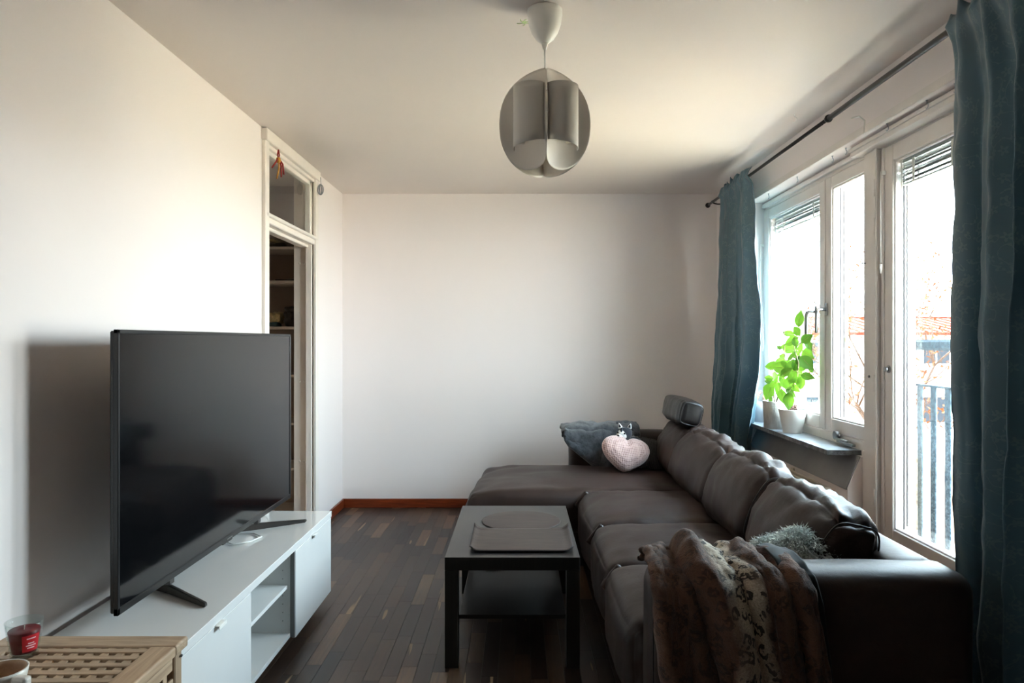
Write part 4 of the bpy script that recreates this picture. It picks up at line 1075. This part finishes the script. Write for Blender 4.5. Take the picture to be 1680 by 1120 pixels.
# pink heart cushion
def heart_bm(W, T, n=30, m=96):
    bm = bmesh.new(); out = []
    for k in range(m):
        t_ = 2*PI*k/m
        x = 16*math.sin(t_)**3; y = 13*math.cos(t_)-5*math.cos(2*t_)-2*math.cos(3*t_)-math.cos(4*t_)
        y += 2.2*math.exp(-(x/4)**2)*(1 if y > 0 else 0)      # shallower notch
        y = y*.90; x *= 1.04*(1-.0*y)
        if y < 0: x += math.copysign(1.6*math.exp(-((y+7)/5)**2), x) if abs(x) > .5 else 0
        if y < -12.2: y = -12.2-(-12.2-y)*.35
        hx_, hz_ = x/16.6, (y+2)/16.6; cx_, cz_ = math.sin(t_), .80*math.cos(t_)+.02; q_ = .30
        out.append(Vector((hx_*(1-q_)+cx_*q_, 0, (hz_*(1-q_)+cz_*q_)*1.0)))
    c = Vector((0, 0, .12)); rings = {}
    def V(s, i, k):
        if i == n: key = (0, n, k)
        else: key = (s, i, k if i else 0)
        if key in rings: return rings[key]
        r = math.sin(i/n*PI/2); o_ = out[k]; p = c+(o_-c)*r
        th = T*math.sqrt(max(0, 1-r**2.6)) * (1-.30*math.exp(-(p.x/.14)**2)*max(0, min(1, (p.z-.15)/.35)))
        q = Vector((p.x*W/2, s*th, p.z*W/2)); q += Vector((0, s*.003*fbm((p.x, p.z, s), 4), 0))
        v = bm.verts.new(q); rings[key] = v; return v
    for s in (-1, 1):
        for i in range(n):
            for k in range(m):
                k2 = (k+1) % m
                vs = [V(s, i, k), V(s, i+1, k), V(s, i+1, k2), V(s, i, k2)] if i else [V(s, 0, 0), V(s, 1, k), V(s, 1, k2)]
                f = bm.faces.new(vs); f.smooth = True
    bmesh.ops.recalc_face_normals(bm, faces=bm.faces); return bm
ht = link(heart_bm(.318, .066), 'heart_cushion', M['pink'], loc=(.682, 4.58, .592), rot=(R(-20), R(11), R(4)))
tag(ht, 'pink heart shaped cushion leaning at the chaise corner', 'cushion')
# plush husky peeping over the heart
hk = thing('plush_husky', 'small black and white plush husky peeping over the pink heart cushion', 'toy', (.690, 4.640, .722), R(-22))
hk.scale = (1.15, 1.15, 1.15)
def blob(name, c, r, mat, s=(1, 1, 1), parent=hk, rot=None, n=14):
    bm = bmesh.new(); bmesh.ops.create_uvsphere(bm, u_segments=n+6, v_segments=n, radius=1)
    for v in bm.verts: v.co = Vector((v.co.x*r*s[0], v.co.y*r*s[1], v.co.z*r*s[2])) + v.co*.0015*fbm(v.co, 3)
    return link(bm, name, mat, parent, smooth=True, loc=c, rot=rot)
blob('body', (.03, .065, -.085), .062, M['dog_dark'], (1, .75, 1.0))
hd_ = blob('head', (0, 0, .0), .040, M['dog_dark'], (1.02, .92, .92))
blob('face_patch', (-.012, -.020, -.006), .032, M['dog_white'], (1.0, .85, .85))
blob('muzzle', (-.020, -.036, -.016), .0205, M['dog_white'], (1.05, 1.15, .80))
blob('nose', (-.026, -.060, -.009), .0068, M['black_gloss'], (1.2, .8, .9))
for x, y, z in ((-.032, -.041, .008), (.008, -.045, .004)): blob('eye', (x, y, z), .0048, M['black_gloss'])
blob('brow_stripe', (-.012, -.036, .022), .011, M['dog_dark'], (.6, .7, 1.2))
for sx in (-1, 1):
    bm = bmesh.new(); lathe(bm, [(0, .030), (.006, .022), (.012, .006), (.013, 0), (0, -.004)], 14, sy=.5)
    er = link(bm, 'ear', M['dog_white'], hk, loc=(sx*.026-.001, -.002, .030), rot=(0, R(sx*16), 0))
    bm = bmesh.new(); lathe(bm, [(0, .022), (.004, .015), (.008, .003), (0, .001)], 10, sy=.4); link(bm, 'ear_lining', M['dog_dark'], er, loc=(0, -.004, .002))

# ------------------------------------------------------------------ pots and plants on the sill
SZ = .790
def pot(name, label, x, y, r0, r1, h, mat, band=None, cat='plant'):
    p = thing(name, label, cat, (x, y, SZ))
    prof = [(0, 0), (r0-.003, 0), (r0, .003)]
    if band: prof += [(r0+(r1-r0)*.42, h*.44), (r0+(r1-r0)*.42+.0025, h*.45)]
    prof += [(r1, h-.004), (r1-.001, h), (r1-.005, h), (r1-.006, h-.02), (r0-.005, .01), (0, .01)]
    L('pot', prof, mat, p, 48); L('soil', [(0, h-.022), (r1-.0065, h-.022), (r1-.0065, h-.026), (0, h-.026)], M['soil'], p, 32)
    return p
pg = pot('dried_plant', 'withered pink brown plant in a grey banded pot beside the left curtain', 1.600, 4.735, .056, .067, .128, M['pot_grey'], True)
rr = random.Random(8)
def twig(bm, p, d, ln, r, depth):
    q = p+d*ln; tube(bm, [p, (p+q)/2+Vector((rr.uniform(-.003, .003), 0, 0)), q], [r, r*.85, r*.7], 6)
    if depth:
        for _ in range(3): twig(bm, q if _ < 2 else (p+q)/2, (d+Vector((rr.uniform(-.6, .6), rr.uniform(-.6, .6), rr.uniform(-.1, .3)))).normalized(), ln*rr.uniform(.55, .8), r*.65, depth-1)
for (x, y, ln) in ((-.012, .0, .05), (.035, -.015, .03)):
    bm = bmesh.new(); twig(bm, Vector((x, y, .102)), Vector((.0, 0, 1)), ln, .0042, 3); link(bm, 'dry_stem', M['dry'], pg)
bm = bmesh.new()
for _ in range(26):
    c = Vector((.038+rr.gauss(0, .010), -.018+rr.gauss(0, .010), .155+rr.gauss(0, .016))); a, b_ = Vector([rr.uniform(-1, 1) for _ in range(3)]).normalized()*.010, Vector([rr.uniform(-1, 1) for _ in range(3)]).normalized()*.006
    bm.faces.new([bm.verts.new(c-a), bm.verts.new(c+b_), bm.verts.new(c+a), bm.verts.new(c-b_)])
o = link(bm, 'dry_leaves', M['dry'], pg); o['kind'] = 'stuff'

pw = pot('small_succulent', 'tiny brown succulent in a plain white pot at the front of the sill', 1.602, 4.155, .054, .079, .138, M['pot_white'])
for (x, y) in ((-.010, 0), (.014, .004)):
    bm = bmesh.new(); tube(bm, [(x, y, .112), (x+.002, y, .160)], .006, 8)
    for k in range(16):
        a = k*2.4; z = .122+k*.0026; c = Vector((x+.010*math.cos(a), y+.010*math.sin(a), z)); bmesh.ops.create_uvsphere(bm, u_segments=7, v_segments=5, radius=.0058, matrix=Matrix.Translation(c))
    link(bm, 'rosette', M['succulent'], pw, smooth=True)

pl = pot('leafy_plant', 'tall bright green leafy plant in a textured white pot on the sill', 1.592, 4.375, .078, .087, .168, M['pot_rough'])
def px3(px, py, x):      # a point of the plant at wall distance x
    Y = FPX*x/(px-853); return Vector((x, Y, EYE+(558.5-py)*Y/FPX))
P0 = Vector((1.592, 4.375, SZ))
stems = [[(1.592, 4.40, .93), (1.60, 4.33, 1.06), (1.60, 4.27, 1.20), (1.59, 4.25, 1.30), (1.585, 4.24, 1.40), (1.58, 4.25, 1.47)],
         [(1.58, 4.38, .93), (1.575, 4.40, 1.02), (1.57, 4.40, 1.12), (1.575, 4.38, 1.22)],
         [(1.60, 4.34, .93), (1.61, 4.22, 1.02), (1.62, 4.13, 1.12), (1.615, 4.10, 1.20), (1.60, 4.12, 1.28), (1.60, 4.14, 1.34)]]
nodes = []
for st in stems:
    T('stem', [Vector(p)-P0 for p in st], [.0050-.0030*k/(len(st)-1) for k in range(len(st))], M['stem'], pl, 8)
    for k in range(len(st)-1):
        for f in (0, .33, .66): nodes.append(Vector(st[k]).lerp(Vector(st[k+1]), f))
bm = bmesh.new(); uvl = bm.loops.layers.uv.new('UVMap')
prof = [0, .30, .44, .50, .46, .34, .17, 0.0]; nl = len(prof)-1; rows = []
for i, w in enumerate(prof):
    t_ = i/nl; z = -.10*t_*t_+.02*math.sin(t_*9); ww = max(w, .012)*.62
    rows.append([bm.verts.new((s*ww, t_, z+abs(s)**1.2*.13*(w*2)*.6+.015*math.sin(t_*14+s*3))) for s in (-1, -.5, 0, .5, 1)])
for i in range(nl):
    for k in range(4):
        f = bm.faces.new((rows[i][k], rows[i][k+1], rows[i+1][k+1], rows[i+1][k])); f.smooth = True
        for lp in f.loops: lp[uvl].uv = (abs(lp.vert.co.x)*.6+.2, lp.vert.co.y-abs(lp.vert.co.x)*.6)
leaf_me = bpy.data.meshes.new('leaf'); bm.normal_update(); bm.to_mesh(leaf_me); bm.free(); leaf_me.materials.append(M['leaf'])
bm = bmesh.new(); tube(bm, [(0, 0, 0), (0, .5, -.02), (0, 1, -.1)], [.012, .009, .003], 5)
rib_me = bpy.data.meshes.new('midrib'); bm.normal_update(); bm.to_mesh(rib_me); bm.free(); rib_me.materials.append(M['stem'])
# (x, y in a 4x enlargement of the sill area; length; direction of the tip, degrees from up, clockwise)
LV = [(528,170,.085,10),(452,268,.075,-75),(508,250,.060,-40),(470,318,.090,-110),(455,362,.110,-80),(575,300,.070,60),(500,328,.055,160),(588,345,.060,150),(535,362,.060,30),(582,402,.095,105),(505,412,.070,120),(470,424,.060,-120),(392,360,.035,-60),(416,415,.045,-90),(400,450,.075,-100),(345,480,.095,-95),(402,490,.115,-85),(488,515,.130,175),(530,455,.075,150),(575,462,.095,130),(602,500,.050,140),(415,535,.070,-100),(365,548,.065,-10),(325,560,.060,-85),(325,583,.055,-80),(410,572,.060,170),(375,590,.075,15),(538,585,.080,20),(582,550,.075,100),(325,650,.110,-150),(388,630,.080,-160),(414,680,.080,170),(462,612,.100,165),(505,628,.060,110),(456,712,.100,185),(337,710,.050,-150),(515,575,.060,90),(430,600,.070,150),(448,470,.080,-60),(548,500,.040,80),(480,560,.08,-140),(440,520,.08,60),(350,600,.06,-120),(500,470,.07,30),(470,660,.07,120)]
rr = random.Random(21)
for (a, b_, ln, ang) in LV:
    ln *= 1.12
    px, py = 1180+a/4, 480+b_/4
    x = min(1.640, max(1.535, 1.592+rr.uniform(-.04, .045)))
    if px < 1268: x = 1.545
    c = px3(px, py, x); th_ = R(ang)
    d = Vector((math.sin(th_)*.55, -math.sin(th_)*.62, math.cos(th_)))      # tip direction: screen-right is partly towards the viewer here
    if x > 1.6 and d.x > 0: d.x *= .2
    d.normalize(); n = Vector((-.55+rr.uniform(-.35, .35), -.75+rr.uniform(-.3, .3), .35+rr.uniform(-.35, .45)))
    s_ = d.cross(n).normalized(); n = s_.cross(d).normalized()
    m = Matrix((s_, d, n)).transposed().to_4x4(); wd = rr.uniform(.85, 1.15)
    o = bpy.data.objects.new('leaf', leaf_me); COL.objects.link(o); o.parent = pl
    p = c-d*ln*.5-P0
    o.matrix_local = Matrix.Translation(p) @ m @ Matrix.Diagonal((ln*wd, ln, ln, 1))
    r_ = bpy.data.objects.new('midrib', rib_me); COL.objects.link(r_); r_.parent = o
    nd = min(nodes, key=lambda q: (q-(p+P0)).length+.6*max(0, q.z-(p+P0).z))-P0
    mid = (nd+p)/2+Vector((0, 0, .006)); T('petiole', [nd, mid, p], [.0016, .0013, .0012], M['stem'], pl, 5)

# ------------------------------------------------------------------ little things at the closet doorway
tw = thing('hanging_tassel', 'red and gold tassel hanging from the top of the doorway casing', 'ornament', (XL+.042, 4.02, 2.415))
T('cord_loop', [(0, 0, 0), (.004, .004, -.03), (0, .0, -.06), (-.004, -.004, -.03), (0, 0, 0)], .004, M['red_thread'], tw, 6)
for k, (dy, dz) in enumerate(((-.075, -.12), (-.02, -.17), (.03, -.15), (.05, -.13))):
    T('strand', [(0, 0, -.045), (.006*k, dy*.4, dz*.6), (.008*k-.01, dy, dz)], .0045, M['red_thread'] if k != 1 else M['gold'], tw, 6)
tw2 = blob('knot', (0, 0, -.06), .014, M['gold'], (1, 1, 1.3), tw)
sv = thing('hanging_silver_charm', 'silver wire charm hanging from the far corner of the doorway casing', 'ornament', (XL+.045, 4.86, 2.452))
T('hanger', [(0, 0, .0), (.002, 0, -.05)], .0022, M['silver'], sv, 6)
for k in range(5):
    a = k*.7; T('loop', [(.02*math.cos(a)*math.cos(t_), .02*math.sin(a)*math.cos(t_), -.085+.036*math.sin(t_)) for t_ in [2*PI*q/14 for q in range(15)]], .0025, M['silver'], sv, 6)
bt = thing('gold_bottle', 'small bottle with gold wrapping and red cap on the transom bar', 'bottle', (XL-.062, 3.985, 2.021))
L('body', [(0, 0), (.028, 0), (.032, .01), (.033, .05), (.026, .085), (.012, .11), (.010, .13), (0, .13)], M['gold'], bt, 24)
L('cap', [(0, .128), (.013, .128), (.013, .150), (0, .152)], M['red_thread'], bt, 18); L('base_band', [(.0335, .002), (.035, .006), (.0345, .022), (.033, .024)], M['red_thread'], bt, 24)
# packed shelves
def crumple(name, label, c, s, mat, seed, cat='bag'):
    bm = soft_box(s[0], s[1], s[2], min(s)*.6, 16, (0, 0, 0), min(s)*.55, 9, lambda P, w, n: -.25*min(s)*ridged(P, 22), seed)
    o = link(bm, name, mat, loc=(c[0], c[1], c[2]+s[2]*.97)); return tag(o, label, cat)
crumple('folded_bag', 'dark folded bag on the closet shelf just under the transom', (-1.82, 5.14, 1.994), (.13, .10, .018), M['bag_dark'], 3)
crumple('plastic_bag', 'crumpled pale bag on top of the dark one on the upper closet shelf', (-1.86, 5.14, 2.034), (.10, .08, .014), M['bag_pale'], 4)
crumple('paper_packet', 'flat red brown packet on the middle closet shelf', (-1.66, 5.12, 1.754), (.09, .07, .009), M['bag_dark'], 5, 'packet')
crumple('shiny_packet', 'shiny yellowish packet heap on the closet shelf nearest the television', (-1.79, 5.10, 1.460), (.085, .07, .035), M['bag_pale'], 6, 'packet')
crumple('cloth_bag', 'dark brown bag at the right of the closet shelf nearest the television', (-1.63, 5.10, 1.429), (.055, .07, .070), M['bag_dark'], 7)
crumple('teal_packet', 'flat teal packet at the left front of the closet shelf nearest the television', (-1.80, 5.06, 1.429), (.080, .05, .016), M['bag_teal'], 9, 'packet')

# ------------------------------------------------------------------ outside
GZ = -7.5
gp = B('ground', (-60, -40, GZ-.2), (160, 160, GZ), M['ground']); gp['kind'] = 'structure'
struct('facade_wall', [((1.90, -14, GZ), (1.93, 2.50, 9)), ((1.90, 4.87, GZ), (1.93, 14, 9)), ((1.90, 2.50, 2.275), (1.93, 4.87, 9)), ((1.90, 2.50, GZ), (1.93, 3.43, .20)), ((1.90, 3.43, GZ), (1.93, 4.87, .76))], M['roughcast'])
struct('outer_wall_fin', [((1.93, 5.98, -3), (2.25, 6.30, 5.5))], M['render_white'])
struct('outer_wall_pier', [((2.25, 5.95, -3), (2.413, 6.30, 5.5))], M['roughcast'])
rl = thing('balcony_railing', 'galvanised balcony railing of flat upright bars outside the door', 'railing', (2.00, 3.0, .2))
boxes('handrail', [((-.022, -.62, 1.082), (.022, .74, 1.135))], M['galv'], rl, .012)
B('top_rail', (-.012, -.60, .903), (.012, .72, .913), M['galv'], rl, .002); B('bottom_rail', (-.012, -.60, .02), (.012, .72, .032), M['galv'], rl, .002)
bar = None
for k in range(10):
    if bar is None: o = bar = B('bar', (-.004, -.021, .03), (.004, .021, .905), M['galv'], rl, .001)
    else: o = bar.copy(); COL.objects.link(o)
    o.location = (0, .648-.115*k, 0)
for y in (-.60, .72): B('end_post', (-.015, y-.015, -.10), (.015, y+.015, 1.10), M['galv'], rl, .003)
for y in (-.60, .72): B('wall_anchor', (-.075, y-.012, .60), (.0, y+.012, .63), M['galv'], rl, .002)

hb = thing('apartment_house', 'long pale house with a red tiled roof opposite the windows', 'building', (0, 0, 0))
B('wall', (4, 35, GZ), (60, 44, 1.72), M['render_pink'], hb)
bm = bmesh.new()
pr = [(34.6, 1.66), (34.6, 1.76), (39.4, 2.58), (44.4, 1.76), (44.4, 1.66)]
a = [bm.verts.new((3.5, y, z)) for y, z in pr]; b_ = [bm.verts.new((60.5, y, z)) for y, z in pr]
bm.faces.new(a); bm.faces.new(b_[::-1])
for i in range(5): bm.faces.new((a[i], b_[i], b_[(i+1) % 5], a[(i+1) % 5]))
bmesh.ops.recalc_face_normals(bm, faces=bm.faces); link(bm, 'roof', M['tile'], hb)
bm = bmesh.new(); box(bm, (-.03, 0, 0), (.03, 4.85, .05)); rib = bpy.data.meshes.new('roof_seam'); bm.normal_update(); bm.to_mesh(rib); bm.free(); rib.materials.append(M['brick_red'])
for k in range(34):
    o = bpy.data.objects.new('roof_seam', rib); COL.objects.link(o); o.parent = hb; o.location = (10+.55*k, 34.6, 1.765); o.rotation_euler = (math.atan2(.82, 4.8), 0, 0)
B('gutter', (3.5, 34.48, 1.60), (60.5, 34.64, 1.72), M['brick_red'], hb); T('ridge_cap', [(3.5, 39.4, 2.60), (60.5, 39.4, 2.60)], .07, M['brick_red'], hb, 8)
for x in (16.6, 20.2): B('roof_vent', (x, 38.2, 2.3), (x+.18, 38.4, 2.85), M['brick_red'], hb)
for k in range(9):
    x = 11.2+2.9*k
    for z0_, hh_ in ((.15, 1.15), (-2.75, 1.35), (-5.6, 1.35)):
        w_ = boxes('window', [((x, 34.96, z0_), (x+.06, 35.02, z0_+hh_)), ((x+1.34, 34.96, z0_), (x+1.4, 35.02, z0_+hh_)), ((x, 34.96, z0_+hh_-.06), (x+1.4, 35.02, z0_+hh_)), ((x, 34.93, z0_-.05), (x+1.4, 35.02, z0_+.04)), ((x+.67, 34.96, z0_), (x+.73, 35.02, z0_+hh_))], M['render_white'], hb)
        B('pane', (x+.05, 34.985, z0_+.03), (x+1.35, 34.995, z0_+hh_-.05), M['far_glass'], w_)
B('wall_band', (4, 34.95, .85), (60, 35, 1.02), M['band'], hb) if False else None
gar = thing('low_annex', 'low beige annex with a white roof edge beyond the railing', 'building', (0, 0, 0))
B('wall', (5.05, 8.0, GZ), (8.0, 11.5, -.22), M['render_pink'], gar); B('roof_edge', (4.98, 7.9, -.22), (8.1, 11.6, -.12), M['render_white'], gar, .01)

def grow_tree(name, label, base, h, seed, spread=1.0, nleaf=1500, rad=.11, leafmat='dryleaf', lsize=.07):
    t_ = thing(name, label, 'tree', base); rr = random.Random(seed); bm = bmesh.new(); tips = []
    def br(p, d, ln, r, dep):
        pts = [p]; q = p; dd = d
        for k in range(3):
            dd = (dd+Vector((rr.uniform(-.22, .22), rr.uniform(-.22, .22), rr.uniform(-.05, .16)))).normalized(); q = q+dd*ln/3; pts.append(q)
        tube(bmt if dep == 6 else bm, pts, [r, r*.9, r*.8, r*.68], 6 if dep > 2 else 4)
        if dep <= 3: tips.extend(pts[1:])
        if dep == 0: return
        for k in range(3 if dep > 3 else 2 + (rr.random() < .4)):
            az = rr.uniform(0, 2*PI); sp_ = rr.uniform(.4, .9)*spread
            nd_ = (dd+Vector((math.cos(az)*sp_, math.sin(az)*sp_, rr.uniform(-.2, .3)))).normalized()
            br(pts[rr.choice((2, 3, 3))], nd_, ln*rr.uniform(.62, .8), r*.6, dep-1)
    bmt = bmesh.new(); br(Vector((0, 0, 0)), Vector((0, 0, 1)), h*.42, rad, 6)
    link(bmt, 'trunk', M['bark'], t_); link(bm, 'branches', M['bark'], t_)
    bm = bmesh.new()
    for _ in range(nleaf):
        c = rr.choice(tips)+Vector([rr.gauss(0, .10) for _ in range(3)]); a, b_ = Vector([rr.uniform(-1, 1) for _ in range(3)]).normalized()*lsize, Vector([rr.uniform(-1, 1) for _ in range(3)]).normalized()*lsize*.5
        bm.faces.new([bm.verts.new(c-a), bm.verts.new(c+b_), bm.verts.new(c+a), bm.verts.new(c-b_)])
    o = link(bm, 'leaves', M[leafmat], t_); o['kind'] = 'stuff'
grow_tree('deciduous_tree', 'nearly bare tree with dry brown leaves outside the balcony door', (10.5, 17.6, GZ), 9.0, 5, 1.1, 2600, .12)
for k, (x, y, lab) in enumerate(((19.5, 53, 'distant tree top showing above the red roof behind the window handle'), (27.5, 53, 'distant tree top above the red roof in the narrow window pane'))):
    grow_tree('distant_tree', lab, (x, y, GZ), 10.2, 30+k, .7, 500, .16, 'farbush', .12)
